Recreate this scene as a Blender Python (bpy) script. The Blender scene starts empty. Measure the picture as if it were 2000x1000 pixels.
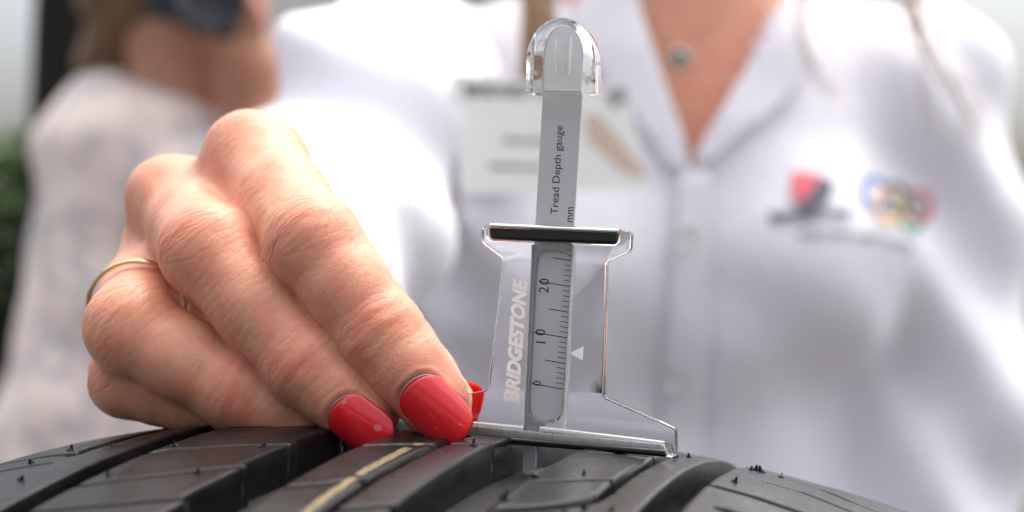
import bpy, bmesh, math, random
import numpy as np
from mathutils import Vector, Matrix, Euler
random.seed(4)
rng = np.random.default_rng(7)
C = bpy.context.scene.collection
SC = bpy.context.scene
H = 1160.0            # camera height above the ground, mm. All working coordinates: mm, x right, y away (0 = focus plane), z up from the lens axis

# ------------------------------------------------------------------ camera, sky, sun, exposure
cam_d = bpy.data.cameras.new('camera'); cam = bpy.data.objects.new('camera', cam_d); C.objects.link(cam)
cam.location = (0, -0.300, H/1000); cam.rotation_euler = (math.radians(90), 0, 0)
cam_d.sensor_width = 36; cam_d.lens = 54; cam_d.clip_start = 0.01; cam_d.clip_end = 500
cam_d.dof.use_dof = True; cam_d.dof.focus_distance = 0.296; cam_d.dof.aperture_fstop = 9.8
SC.camera = cam
SUN_EL, SUN_AZ = math.radians(70), math.radians(42)     # azimuth clockwise from +y
w = bpy.data.worlds.new('World'); SC.world = w; w.use_nodes = True
nt = w.node_tree; bg = nt.nodes['Background']
sky = nt.nodes.new('ShaderNodeTexSky'); sky.sky_type = 'NISHITA'; sky.sun_disc = False
sky.sun_elevation = SUN_EL; sky.sun_rotation = SUN_AZ
sky.air_density = 1.0; sky.dust_density = 8.0; sky.ozone_density = 1.0
hs = nt.nodes.new('ShaderNodeHueSaturation'); hs.inputs['Saturation'].default_value = .5   # thin overcast: the blue is veiled
nt.links.new(sky.outputs[0], hs.inputs['Color']); nt.links.new(hs.outputs[0], bg.inputs[0]); bg.inputs[1].default_value = 0.14
sun_d = bpy.data.lights.new('sun', 'SUN'); sun = bpy.data.objects.new('sun', sun_d); C.objects.link(sun)
sun_d.energy = 1.2; sun_d.angle = math.radians(130); sun_d.color = (1, .95, .88)
sd = Vector((math.sin(SUN_AZ)*math.cos(SUN_EL), math.cos(SUN_AZ)*math.cos(SUN_EL), math.sin(SUN_EL)))
sun.rotation_euler = sd.to_track_quat('Z', 'Y').to_euler(); sun.location = sd*30
SC.view_settings.view_transform = 'Standard'; SC.view_settings.look = 'None'
SC.view_settings.exposure = 1.05; SC.view_settings.gamma = 1
SC.render.engine = 'CYCLES'
SC.cycles.use_denoising = True
SC.cycles.max_bounces = 16; SC.cycles.transmission_bounces = 16; SC.cycles.transparent_max_bounces = 16
SC.cycles.caustics_refractive = True

# ------------------------------------------------------------------ helpers
def A3(*v): return np.array(v, float)
def px(x, y, dy=0.0):
    d = 300.0 + dy
    return np.array([(x-1000)/3000*d, dy, (500-y)/3000*d])
def W(P):
    P = np.asarray(P, float); Q = P*0.001; Q = Q.copy(); Q[..., 2] += H/1000; return Q
def empty(name, label, cat, loc, group=None):
    o = bpy.data.objects.new(name, None); C.objects.link(o); o.location = loc; o.empty_display_size = .01
    o['label'] = label; o['category'] = cat
    if group: o['group'] = group
    return o
def root_loc(o):
    p = Vector((0, 0, 0))
    while o: p = p+o.location; o = o.parent
    return p
def mesh_from(name, V, F, mat=None, smooth=True):
    me = bpy.data.meshes.new(name)
    V = np.asarray(V, np.float32)
    if isinstance(F, np.ndarray):
        n, k = F.shape
        me.vertices.add(len(V)); me.vertices.foreach_set('co', V.ravel())
        me.loops.add(n*k); me.loops.foreach_set('vertex_index', F.astype(np.int32).ravel())
        me.polygons.add(n); me.polygons.foreach_set('loop_start', (np.arange(n)*k).astype(np.int32))
        me.update(calc_edges=True); me.validate()
    else:
        me.from_pydata([tuple(v) for v in V.tolist()], [], F); me.update()
    if mat: me.materials.append(mat)
    me.polygons.foreach_set('use_smooth', [smooth]*len(me.polygons)); me.update()
    return me
def mk(name, V, F, mat, parent=None, smooth=True, raw=False):
    """V in working mm (or local metres when raw)."""
    Q = np.asarray(V, float) if raw else W(V)
    if parent is not None and not raw: Q = Q-np.array(root_loc(parent))
    o = bpy.data.objects.new(name, mesh_from(name, Q, F, mat, smooth)); C.objects.link(o)
    if parent is not None: o.parent = parent
    return o
def tag(o, label, cat=None, group=None, kind=None):
    if label: o['label'] = label
    if cat: o['category'] = cat
    if group: o['group'] = group
    if kind: o['kind'] = kind
    return o
def autosmooth(o, ang=35):
    me = o.data; bm = bmesh.new(); bm.from_mesh(me); c = math.radians(ang)
    for e in bm.edges:
        if len(e.link_faces) == 2 and e.calc_face_angle(0) > c: e.smooth = False
    bm.to_mesh(me); bm.free(); return o
def grid_faces(nu, nv, cu=False, cv=False):
    I = np.arange(nu*nv).reshape(nu, nv)
    if cu: I = np.concatenate([I, I[:1]], 0)
    if cv: I = np.concatenate([I, I[:, :1]], 1)
    return np.stack([I[:-1, :-1].ravel(), I[1:, :-1].ravel(), I[1:, 1:].ravel(), I[:-1, 1:].ravel()], -1)
def tube(path, radii, n=8, flat=1.0, cap=True):
    path = np.asarray(path, float); m = len(path)
    radii = np.broadcast_to(np.asarray(radii, float), (m,))
    T = np.gradient(path, axis=0); T /= np.linalg.norm(T, axis=1)[:, None]+1e-9
    ref = A3(0, 0, 1) if abs(T[0, 2]) < .9 else A3(1, 0, 0)
    V = []
    U = np.cross(T[0], ref); U /= np.linalg.norm(U)
    for i in range(m):
        U = U-T[i]*(U@T[i]); U /= np.linalg.norm(U); B = np.cross(T[i], U)
        for k in range(n):
            a = 2*math.pi*k/n
            V.append(path[i]+radii[i]*(U*math.cos(a)+B*math.sin(a)*flat))
    F = grid_faces(m, n, cv=True).tolist()
    if cap: F.append(list(range(n))[::-1]); F.append(list(range((m-1)*n, m*n)))
    return np.array(V), F
def join(parts):
    V = []; F = []; o = 0
    for v, f in parts:
        V.append(np.asarray(v, float)); F += [[i+o for i in q] for q in (f.tolist() if isinstance(f, np.ndarray) else f)]; o += len(v)
    return np.concatenate(V), F
def box(c, s, R=None, bevel=0):
    bm = bmesh.new(); bmesh.ops.create_cube(bm, size=1)
    for v in bm.verts: v.co = Vector((v.co.x*s[0], v.co.y*s[1], v.co.z*s[2]))
    if bevel: bmesh.ops.bevel(bm, geom=bm.edges[:], offset=bevel, segments=3, affect='EDGES', profile=.5)
    bm.verts.ensure_lookup_table()
    V = np.array([v.co[:] for v in bm.verts]); F = [[v.index for v in f.verts] for f in bm.faces]; bm.free()
    if R is not None: V = V@np.asarray(R).T
    return V+np.asarray(c), F
def smin(a, b, k):
    h = np.maximum(k-np.abs(a-b), 0)/k
    return np.minimum(a, b)-h*h*k*.25
def cone(P, a, b, ra, rb):
    ab = b-a; L2 = ab@ab
    t = np.clip(((P-a)@ab)/L2, 0, 1)
    return np.linalg.norm(P-a-t[..., None]*ab, axis=-1)-(ra+(rb-ra)*t)
def ellip(P, c, r, R=None):
    q = P-c
    if R is not None: q = q@R
    k0 = np.linalg.norm(q/r, axis=-1); k1 = np.linalg.norm(q/(r*r), axis=-1)+1e-9
    return k0*(k0-1)/k1
def nets(fn, lo, hi, h):
    """surface nets: quads round fn = 0 inside the box lo..hi"""
    ax = [np.arange(lo[i], hi[i]+h*.5, h) for i in range(3)]
    X, Y, Z = np.meshgrid(*ax, indexing='ij')
    Fv = fn(np.stack([X, Y, Z], -1).reshape(-1, 3)).reshape(X.shape)
    n = X.shape; I = Fv < 0
    cn = tuple(k-1 for k in n)
    acc = np.zeros(cn+(3,)); cnt = np.zeros(cn)
    corners = [(i, j, k) for i in (0, 1) for j in (0, 1) for k in (0, 1)]
    def cs(c, A): return A[c[0]:c[0]+cn[0], c[1]:c[1]+cn[1], c[2]:c[2]+cn[2]]
    for c in corners:
        for d in range(3):
            if c[d]: continue
            e = list(c); e[d] = 1; e = tuple(e)
            fa, fb = cs(c, Fv), cs(e, Fv); m = (fa < 0) != (fb < 0)
            t = np.where(m, fa/(fa-fb+1e-12), 0)
            for q in range(3): acc[..., q] += np.where(m, c[q]+(t if q == d else 0), 0)
            cnt += m
    act = cnt > 0; idx = np.full(cn, -1); idx[act] = np.arange(act.sum())
    ijk = np.argwhere(act)
    V = np.array(lo)+h*(ijk+acc[act]/cnt[act][:, None])
    F = []
    for d in range(3):
        u, v = (d+1) % 3, (d+2) % 3
        sl0 = [slice(None)]*3; sl1 = [slice(None)]*3
        sl0[d] = slice(0, n[d]-1); sl1[d] = slice(1, n[d])
        for q in (u, v):
            sl0[q] = slice(1, n[q]-1); sl1[q] = slice(1, n[q]-1)
        a, b = I[tuple(sl0)], I[tuple(sl1)]
        e = np.argwhere(a != b)
        if not len(e): continue
        flip = a[a != b]
        base = e.copy(); base[:, u] += 1; base[:, v] += 1
        def g(du, dv):
            q = base.copy(); q[:, u] -= du; q[:, v] -= dv
            return idx[q[:, 0], q[:, 1], q[:, 2]]
        quad = np.stack([g(1, 1), g(0, 1), g(0, 0), g(1, 0)], -1)
        quad[~flip] = quad[~flip][:, ::-1]
        F.append(quad)
    F = np.concatenate(F); F = F[(F >= 0).all(1)]
    return V, F
def project(fn, V, it=2, e=.05, mx=1.0):
    for _ in range(it):
        d = fn(V); G = np.stack([fn(V+np.eye(3)[i]*e)-d for i in range(3)], -1)/e
        V = V-np.clip(d/(np.sum(G*G, -1)+1e-6), -mx, mx)[:, None]*G
    return V
def grads(fn, V, e=.05):
    d = fn(V); G = np.stack([fn(V+np.eye(3)[i]*e)-d for i in range(3)], -1)
    return G/(np.linalg.norm(G, axis=1)[:, None]+1e-9)
def subdiv(V, F, lv):
    me = mesh_from('tmp', V, F); o = bpy.data.objects.new('tmp', me); C.objects.link(o)
    m = o.modifiers.new('s', 'SUBSURF'); m.levels = lv
    ev = o.evaluated_get(bpy.context.evaluated_depsgraph_get()); m2 = bpy.data.meshes.new_from_object(ev)
    V2 = np.empty(len(m2.vertices)*3); m2.vertices.foreach_get('co', V2)
    F2 = np.empty(len(m2.loops), int); m2.loops.foreach_get('vertex_index', F2)
    bpy.data.objects.remove(o); bpy.data.meshes.remove(me); bpy.data.meshes.remove(m2)
    return V2.reshape(-1, 3), F2.reshape(-1, 4)
def biggest(V, F):
    """keep only the largest connected piece (drops closed pockets and slivers)"""
    p = np.arange(len(V))
    for _ in range(200):
        q = p.copy()
        for i in range(4):
            m = np.minimum(p[F[:, i]], p[F[:, (i+1) % 4]]); np.minimum.at(q, F[:, i], m); np.minimum.at(q, F[:, (i+1) % 4], m)
        q = q[q]
        if (q == p).all(): break
        p = q
    F = F[p[F[:, 0]] == np.bincount(p[F[:, 0]]).argmax()]
    u, G = np.unique(F, return_inverse=True)
    return V[u], G.reshape(-1, 4)
_ns = [(rng.normal(size=3), rng.uniform(0, 6.28)) for _ in range(24)]
def fnoise(P, s):
    """cheap smooth noise, about -1..1, feature size s (same unit as P)"""
    r = 0
    for k, p in _ns[:12]: r = r+np.sin((P@k)*(2.2/s)+p)
    return r/4.0

# ------------------------------------------------------------------ materials
def mat(name, col, rough=.5, **kw):
    m = bpy.data.materials.new(name); m.use_nodes = True
    b = m.node_tree.nodes['Principled BSDF']
    b.inputs['Base Color'].default_value = (*col, 1); b.inputs['Roughness'].default_value = rough
    for k, v in kw.items():
        b.inputs[k.replace('_', ' ')].default_value = v
    return m
class N:
    def __init__(s, m): s.t = m.node_tree; s.b = s.t.nodes['Principled BSDF']
    def n(s, typ, **kw):
        o = s.t.nodes.new(typ)
        for k, v in kw.items():
            if k.startswith('_'): setattr(o, k[1:], v)
            else: o.inputs[k.replace('_', ' ')].default_value = v
        return o
    def l(s, a, b): s.t.links.new(a, b)
    def coord(s, scale=1000.0):
        t = s.n('ShaderNodeTexCoord'); mp = s.n('ShaderNodeMapping'); mp.inputs['Scale'].default_value = (scale,)*3 if not isinstance(scale, tuple) else scale
        s.l(t.outputs['Object'], mp.inputs['Vector']); return mp.outputs[0]
    def ramp(s, fac, stops):
        r = s.n('ShaderNodeValToRGB'); e = r.color_ramp.elements
        while len(e) < len(stops): e.new(.5)
        for q, (p, c) in zip(e, stops): q.position = p; q.color = (*c, 1) if len(c) == 3 else c
        s.l(fac, r.inputs[0]); return r.outputs[0]
    def math(s, op, a, b=None):
        m = s.n('ShaderNodeMath', _operation=op)
        for i, v in enumerate((a, b)):
            if v is None: continue
            if isinstance(v, (int, float)): m.inputs[i].default_value = v
            else: s.l(v, m.inputs[i])
        return m.outputs[0]
    def mix(s, fac, a, b, blend='MIX'):
        m = s.n('ShaderNodeMix', _data_type='RGBA', _blend_type=blend)
        for i, v in ((0, fac), (6, a), (7, b)):
            if isinstance(v, (int, float)): m.inputs[i].default_value = v
            elif isinstance(v, tuple): m.inputs[i].default_value = (*v, 1)
            else: s.l(v, m.inputs[i])
        return m.outputs[2]
    def bump(s, h, strength, dist, prev=None):
        b = s.n('ShaderNodeBump', Strength=strength, Distance=dist); s.l(h, b.inputs['Height'])
        if prev is not None: s.l(prev, b.inputs['Normal'])
        return b.outputs[0]
def noise(g, co, scale, detail=4, rough=.55):
    t = g.n('ShaderNodeTexNoise', Scale=scale, Detail=detail, Roughness=rough); g.l(co, t.inputs['Vector']); return t.outputs['Fac']
def voro(g, co, scale, feature='DISTANCE_TO_EDGE'):
    t = g.n('ShaderNodeTexVoronoi', Scale=scale, _feature=feature); g.l(co, t.inputs['Vector']); return t.outputs['Distance']

def skin_material(name, base, red, sss=.0035, detail=True):
    m = mat(name, base, .46); g = N(m); b = g.b
    b.inputs['Subsurface Weight'].default_value = .55; b.inputs['Subsurface Radius'].default_value = (1, .38, .2)
    b.inputs['Subsurface Scale'].default_value = sss; b.inputs['Specular IOR Level'].default_value = .42
    co = g.coord(1000.0)
    mott = noise(g, co, .22, 3); mott2 = noise(g, co, 1.1, 3)
    c = g.mix(g.math('MULTIPLY', g.ramp(mott, [(.35, (0, 0, 0)), (.7, (1, 1, 1))]), .6), base, red)
    c = g.mix(g.math('MULTIPLY', g.ramp(mott2, [(.45, (0, 0, 0)), (.72, (1, 1, 1))]), .22), c, tuple(min(1, x*1.12) for x in base))
    if detail:
        at = g.n('ShaderNodeAttribute', _attribute_name='flush'); c = g.mix(at.outputs['Fac'], c, tuple(x*.97 for x in red))
        spot = voro(g, co, .16, 'F1'); c = g.mix(g.math('MULTIPLY', g.ramp(spot, [(.045, (1, 1, 1)), (.07, (0, 0, 0))]), .35), c, (red[0]*.7, red[1]*.62, red[2]*.55))
        ln = g.n('ShaderNodeAttribute', _attribute_name='skin_lines').outputs['Vector']
        wob = g.n('ShaderNodeTexNoise', Scale=.45, Detail=2); g.l(ln, wob.inputs['Vector'])
        v = g.n('ShaderNodeVectorMath', _operation='MULTIPLY_ADD'); g.l(wob.outputs['Color'], v.inputs[0]); v.inputs[1].default_value = (1.6, 1.6, 1.6); g.l(ln, v.inputs[2])
        mp = g.n('ShaderNodeMapping'); mp.inputs['Scale'].default_value = (1.25, .42, 1); g.l(v.outputs[0], mp.inputs['Vector'])
        mp2 = g.n('ShaderNodeMapping'); mp2.inputs['Rotation'].default_value = (0, 0, .6); mp2.inputs['Scale'].default_value = (1.9, .9, 1); g.l(v.outputs[0], mp2.inputs['Vector'])
        e1 = g.ramp(voro(g, mp.outputs[0], .8), [(0, (0, 0, 0)), (.13, (1, 1, 1))])
        e2 = g.ramp(voro(g, mp2.outputs[0], 1.0), [(0, (0, 0, 0)), (.2, (1, 1, 1))])
        f = noise(g, co, 5, 3)
        hgt = g.math('ADD', g.math('ADD', g.math('MULTIPLY', e1, .6), g.math('MULTIPLY', e2, .4)), g.math('MULTIPLY', f, .2))
        nb = g.bump(hgt, .28, .00013)
        nb = g.bump(noise(g, co, .8, 4), .2, .0004, nb)
        g.l(nb, b.inputs['Normal'])
        r = g.ramp(noise(g, co, .7, 3), [(.3, (.34,)*3), (.7, (.48,)*3)]); g.l(r, b.inputs['Roughness'])
    g.l(c, b.inputs['Base Color'])
    return m
M = {}
M['skin'] = skin_material('skin', (.70, .355, .225), (.65, .205, .12))
M['skin_far'] = skin_material('skin_far', (.56, .30, .20), (.46, .17, .10), detail=False)
M['polish'] = mat('nail_polish', (.78, .018, .024), .16, Coat_Weight=.6, Coat_Roughness=.06)
g = N(M['polish']); co = g.coord(1000.0)
vn = g.ramp(voro(g, co, .28, 'F1'), [(.05, (1, 1, 1)), (.062, (0, 0, 0))])
g.l(g.mix(g.math('MULTIPLY', vn, .5), (.78, .018, .024), (.85, .3, .3)), g.b.inputs['Base Color'])
g.l(g.bump(noise(g, co, .35, 2), .15, .0006), g.b.inputs['Normal'])
M['polish_under'] = mat('polish_through_nail', (.80, .035, .03), .3)
g = N(M['polish_under']); tl_ = g.n('ShaderNodeBsdfTranslucent'); tl_.inputs[0].default_value = (.95, .06, .03, 1); ms = g.n('ShaderNodeMixShader'); ms.inputs[0].default_value = .6
g.l(g.b.outputs[0], ms.inputs[1]); g.l(tl_.outputs[0], ms.inputs[2]); g.l(ms.outputs[0], g.t.nodes['Material Output'].inputs['Surface'])
M['chip'] = mat('bare_nail_chip', (.78, .16, .16), .35)
M['nail'] = mat('fingernail', (.46, .25, .23), .3, Subsurface_Weight=.3, Subsurface_Scale=.0015)
M['gold'] = mat('gold', (.62, .47, .25), .14, Metallic=1.0)
def rubber(name, col, lo=.32, hi=.55):
    m = mat(name, col, .45, Specular_IOR_Level=.25); g = N(m); co = g.coord(1000.0)
    d = noise(g, co, .05, 5, .6); f = g.math('ADD', g.math('MULTIPLY', noise(g, co, .9, 4), .5), g.math('MULTIPLY', noise(g, co, .09, 4), .5))
    c0 = g.mix(g.ramp(d, [(.42, (0, 0, 0)), (.75, (1, 1, 1))]), col, tuple(min(1, x*1.9+.006) for x in col))
    fl = g.math('MULTIPLY', g.ramp(noise(g, co, 1.7, 5, .65), [(.62, (0, 0, 0)), (.70, (1, 1, 1))]), g.ramp(noise(g, co, .11, 3), [(.5, (0, 0, 0)), (.62, (1, 1, 1))]))
    g.l(g.mix(g.math('MULTIPLY', fl, .6), c0, (.085, .062, .035)), g.b.inputs['Base Color'])
    g.l(g.ramp(f, [(.36, (lo,)*3), (.62, (hi,)*3)]), g.b.inputs['Roughness'])
    g.l(g.bump(g.math('ADD', noise(g, co, 2.2, 4), g.math('MULTIPLY', noise(g, co, .3, 3), 1.5)), .35, .00012), g.b.inputs['Normal'])
    return m
M['rubber'] = rubber('tyre_rubber', (.0034, .0040, .0050), .24, .42)
M['floor_rubber'] = rubber('groove_rubber', (.012, .012, .0125), .5, .7)
M['paint_stripe'] = mat('yellow_paint', (.24, .175, .085), .7); g = N(M['paint_stripe']); co = g.coord(1000.0)
sn = g.ramp(noise(g, co, .7, 5, .7), [(.42, (.20, .145, .07)), (.54, (.14, .10, .045)), (.62, (.04, .035, .03))]); g.l(sn, g.b.inputs['Base Color'])
def glass(name, col=(1, 1, 1), rough=0.0, scr=.03):
    m = mat(name, col, rough, IOR=1.48); m.node_tree.nodes['Principled BSDF'].inputs['Transmission Weight'].default_value = 1
    g = N(m); co = g.coord(1000.0)
    g.l(g.bump(noise(g, co, .25, 2), scr, .0006), g.b.inputs['Normal'])
    return m
M['clear'] = glass('clear_plastic', (.97, .97, .98))
M['cap_clear'] = glass('cap_plastic', (.985, .99, .99), 0, .12)
M['print_white'] = mat('white_print', (.86, .855, .82), .5)
tl_ = N(M['print_white']); t2 = tl_.n('ShaderNodeBsdfTranslucent'); t2.inputs[0].default_value = (.9, .9, .87, 1); ms = tl_.n('ShaderNodeMixShader'); ms.inputs[0].default_value = .55
tl_.l(tl_.b.outputs[0], ms.inputs[1]); tl_.l(t2.outputs[0], ms.inputs[2]); tl_.l(ms.outputs[0], tl_.t.nodes['Material Output'].inputs['Surface'])
M['ink'] = mat('black_ink', (.012, .012, .013), .45)
M['alu'] = mat('aluminium_scale', (.55, .56, .56), .42, Metallic=.25); g = N(M['alu']); co = g.coord((3000., 3000., 60.))
g.l(g.bump(noise(g, co, 1, 3), .08, .0001), g.b.inputs['Normal'])
M['frost'] = mat('frosted_plastic', (.84, .85, .85), .4, Transmission_Weight=.1)
M['edge_white'] = mat('lit_edge_white', (.86, .86, .85), .25, Transmission_Weight=.35)  # white base colour stands in for light caught on clear edges
M['bar_highlight'] = mat('highlight_metal', (.62, .62, .62), .18, Metallic=1.0)  # bright metal for the highlight strip on the top bar
M['black_gloss'] = mat('black_bar', (.008, .008, .008), .22, Coat_Weight=.3)
M['foot'] = mat('brushed_grey_foot', (.40, .395, .38), .38, Metallic=.55); g = N(M['foot']); co = g.coord((2600., 300., 160.))
sc_ = noise(g, co, 1, 3); g.l(g.ramp(sc_, [(.30, (.20, .195, .19)), (.42, (.40, .395, .38)), (.7, (.46, .455, .44))]), g.b.inputs['Base Color'])
M['red_edge'] = mat('pink_edge', (.55, .25, .22), .5)
def cloth(name, col, sheen=.2):
    m = mat(name, col, .85, Sheen_Weight=sheen); g = N(m); co = g.coord(1000.0)
    g.l(g.bump(noise(g, co, .02, 4), .5, .006), g.b.inputs['Normal']); return m
M['shirt'] = cloth('white_cotton', (.84, .83, .895))
M['blouse'] = cloth('floral_blouse', (.66, .60, .59)); g = N(M['blouse']); co = g.coord(1000.0)
bl = g.ramp(noise(g, co, .018, 3), [(.40, (.80, .70, .63)), (.50, (.76, .60, .56)), (.58, (.42, .41, .44)), (.66, (.78, .67, .61))]); g.l(bl, g.b.inputs['Base Color'])
M['trousers'] = cloth('dark_cloth', (.03, .032, .04))
M['button'] = mat('button_pearl', (.72, .71, .68), .3)
M['card'] = mat('card', (.90, .90, .885), .35)
M['grey_ink'] = mat('grey_ink', (.35, .36, .38), .5)
M['brown_print'] = mat('brown_print', (.66, .52, .42), .5)
M['hair_blonde'] = mat('blonde_brown_hair', (.36, .22, .115), .45)
M['hair_brown'] = mat('brown_hair', (.17, .09, .038), .5)
M['silver'] = mat('silver', (.78, .76, .71), .3)
M['camera_black'] = mat('camera_black', (.012, .015, .024), .4)

# ================================================================== setting
def plane_obj(name, z, size, m, kind='structure'):
    n = 2; xs = np.array([-size, size])
    V = [(x, y, z) for x in xs for y in xs]
    o = mk(name, V, [[0, 2, 3, 1]], m); return tag(o, None, kind=kind)
M['paving'] = mat('paving', (.09, .087, .082), .85); g = N(M['paving']); co = g.coord(1.0)
g.l(g.ramp(noise(g, co, 2, 6), [(.3, (.07, .068, .065)), (.7, (.105, .10, .096))]), g.b.inputs['Base Color'])
plane_obj('ground', -H, 150000, M['paving'])

# ================================================================== tyre
TY = dict(psi=.306, rho=.097, y0=-12.737, z0=-35.255, rc=410.605, R=328.304, k4=1.487)
ta = A3(math.cos(TY['psi'])*math.cos(TY['rho']), -math.sin(TY['psi'])*math.cos(TY['rho']), -math.sin(TY['rho']))
tc = A3(math.sin(TY['psi']), math.cos(TY['psi']), 0); tn = np.cross(ta, tc)
TC = A3(0, TY['y0'], TY['z0'])-tn*TY['R']
def tprof(s): return -(s*s)/(2*TY['rc'])-TY['k4']*(np.abs(s)/90)**6
def tsurf(s, t, h=0.0):
    s = np.asarray(s, float); t = np.asarray(t, float); h = np.asarray(h, float)
    s, t, h = np.broadcast_arrays(s, t, h)
    ph = t/TY['R']; r = TY['R']+tprof(s)+h
    return TC+ta*s[..., None]+(tn*np.cos(ph)[..., None]+tc*np.sin(ph)[..., None])*r[..., None]
ty_base = TC-tn*(TY['R']+6)
tyre = empty('tyre', 'black rubber tyre with grooved tread under the gauge and the hand', 'tyre', Vector(W(ty_base)))
CIRC = 2*math.pi*TY['R']
def rows(t0=-105, t1=70, fine=.32):
    a = np.arange(t0, t1, fine); b = np.arange(t1, t0+CIRC-1, 14.0)
    return np.concatenate([a, b])
T_ROWS = rows()
def seg_dist(S, Tt, pts):
    d = np.full(S.shape, 1e9); pts = np.asarray(pts, float)
    for a, b in zip(pts[:-1], pts[1:]):
        ab = b-a; u = np.clip(((S-a[0])*ab[0]+(Tt-a[1])*ab[1])/(ab@ab), 0, 1)
        d = np.minimum(d, np.hypot(S-a[0]-u*ab[0], Tt-a[1]-u*ab[1]))
    return d
def smooth_poly(pts, it=2):
    p = np.asarray(pts, float)
    for _ in range(it):
        q = [p[0]]
        for a, b in zip(p[:-1], p[1:]): q += [a*.75+b*.25, a*.25+b*.75]
        q.append(p[-1]); p = np.array(q)
    return p
def groove(S, Tt, pts, width, depth, sharp=.35):
    d = seg_dist(S, Tt, pts)
    return -depth/(1+np.exp(np.minimum((d-width/2)/(sharp*.25), 60)))
PITCH = 29.0
def repeats(pts, n=1, pitch=PITCH):
    out = []
    for k in range(-n-3, n+4): out.append(np.asarray(pts, float)+[0, k*pitch])
    return out
GD = 7.6
def rib(sl, sr, carve, left=None, right=None, wall=.6, step=.36):
    tl = T_ROWS; L = sl+(left(tl) if left else 0*tl); Rr = sr+(right(tl) if right else 0*tl)
    n = max(6, int((sr-sl)/step)); u = np.linspace(0, 1, n+1)
    rnd = .55
    cols = [(0, -GD, -wall), (0, -4, -wall*.5), (0, -rnd, 0), (0, -rnd*.3, rnd*.3), (0, 0, rnd)]
    P = []
    Smid = L[:, None]+(Rr-L)[:, None]*(u*(1-2*rnd/(sr-sl))+rnd/(sr-sl))[None]
    Tm = np.broadcast_to(tl[:, None], Smid.shape)
    h = carve(Smid, Tm)
    h = np.where(np.abs(((Tm+500) % CIRC)-500) < 160, h, 0)
    pl = []
    for (_, hh, off) in cols[:4]: pl.append(tsurf(L+off, tl, np.full_like(tl, hh)+(h[:, 0] if hh > -1 else 0)))
    mid = tsurf(Smid, Tm, h)
    pr = []
    for (_, hh, off) in cols[:4][::-1]: pr.append(tsurf(Rr-off, tl, np.full_like(tl, hh)+(h[:, -1] if hh > -1 else 0)))
    G = np.concatenate([np.stack(pl, 1), mid, np.stack(pr, 1)], 1)
    V = G.reshape(-1, 3); F = grid_faces(G.shape[0], G.shape[1], cu=True)
    return V, F[:, ::-1]
def carveA(S, T):
    h = .05*fnoise(np.stack([S, T, 0*S], -1), 6)
    for base in ([(-60, -33.5), (-55.8, -28.6), (-49.5, -26.6), (-43, -24), (-33, -20.8)], [(-60, -54.5), (-57.8, -53.4), (-46, -46.8), (-33, -37.6)],
                 [(-60, -68), (-45.2, -62.3), (-33, -57)], [(-60, -6), (-33, 7)], [(-60, 22), (-33, 34)], [(-60, -88), (-33, -78)]):
        h = h+groove(S, T, base, .75, 4.0, .3)
    return h
saw = lambda t: 1.6*(((t+38) % 19.5)/19.5-.5)
o = mk('tread_rib', *rib(-59, -36, carveA, right=saw), M['rubber'], tyre); tag(o, 'tread rib with slanting sipes and a stepped edge left of the yellow stripe')
def carveB(S, T):
    h = .05*fnoise(np.stack([S, T, 0*S], -1), 6)
    for base in ([(-24, -19.5), (-12, -10), (-2, -2)], [(-24, -50), (-17, -44.5), (-11.6, -39.5)], [(-11.4, -57.5), (-2, -50.5)], [(-24, -80), (-11, -70)], [(-24, 12), (-2, 28)]):
        h = h+groove(S, T, base, .8, 4.0, .3)
    h = h+groove(S, T, [(-11.5, -130), (-11.6, -41), (-10.9, -14), (-10.5, 90)], 1.5, 3.0, .5)
    return h
o = mk('tread_rib', *rib(-23.3, -2.8, carveB), M['rubber'], tyre); tag(o, 'tread rib that carries the yellow paint stripe')
curve = smooth_poly([(10, -47.5), (13.5, -44.8), (18, -40.5), (23.4, -34), (24.6, -27), (24.6, -16), (24.8, -4.5), (25, 12), (25.3, 40), (25.5, 90)])
def carveC(S, T):
    h = .06*fnoise(np.stack([S, T, 0*S], -1), 6)
    h = h+groove(S, T, curve, 1.7, 4.5, .5)
    for base in ([(13.8, -26), (18, -22), (24.2, -15.5)], [(14, 6), (24.2, 16)], [(10, -72), (31, -58)], [(19, -47), (31, -41)]):
        h = h+groove(S, T, base, .7, 3.5, .3)
    e = np.clip((12.2-S)/3.5, 0, 1); h = h-2.2*e*e*(3-2*e)
    return h
o = mk('tread_rib', *rib(8.8, 31.8, carveC), M['rubber'], tyre); tag(o, 'tread rib with a hooked narrow groove right of the gauge pin')
def carveD(S, T):
    h = .06*fnoise(np.stack([S, T, 0*S], -1), 6)
    for base, wd in (([(43, 36), (47, 35.5), (53.8, 32.5), (60.8, 24), (90, 12)], 1.3), ([(45.2, 17.4), (52, 16.4), (62.8, 9), (90, -3)], 1.1),
                     ([(39, -2.3), (45.8, -3.2), (56, -6.2), (90, -20)], 2.6), ([(43, -18.5), (60, -24), (90, -36)], 2.2), ([(45, -46), (90, -60)], 2)):
        h = h+groove(S, T, base, wd, 2.0, .6)
    return h
o = mk('tread_rib', *rib(37.6, 92, carveD, wall=.6, step=.42), M['rubber'], tyre); tag(o, 'shoulder rib with slanting grooves at the right edge of the tread')
def carveE(S, T):
    h = .06*fnoise(np.stack([S, T, 0*S], -1), 6)
    h = h+groove(S, T, [(-75.2, -29), (-74.2, -16), (-74, 90)], 2.2, 4, .5)
    for base, wd in (([(-96, -26.5), (-86, -27), (-76, -27.5)], 1.6), ([(-96, -43), (-76, -35.5)], 1.2), ([(-96, 8), (-74, 3)], 1.5), ([(-96, -64), (-74, -58)], 1.5)):
        h = h+groove(S, T, base, wd, 2.0, .6)
    return h
o = mk('tread_rib', *rib(-96, -65, carveE, step=.42), M['rubber'], tyre); tag(o, 'shoulder rib at the left edge of the tread')
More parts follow.
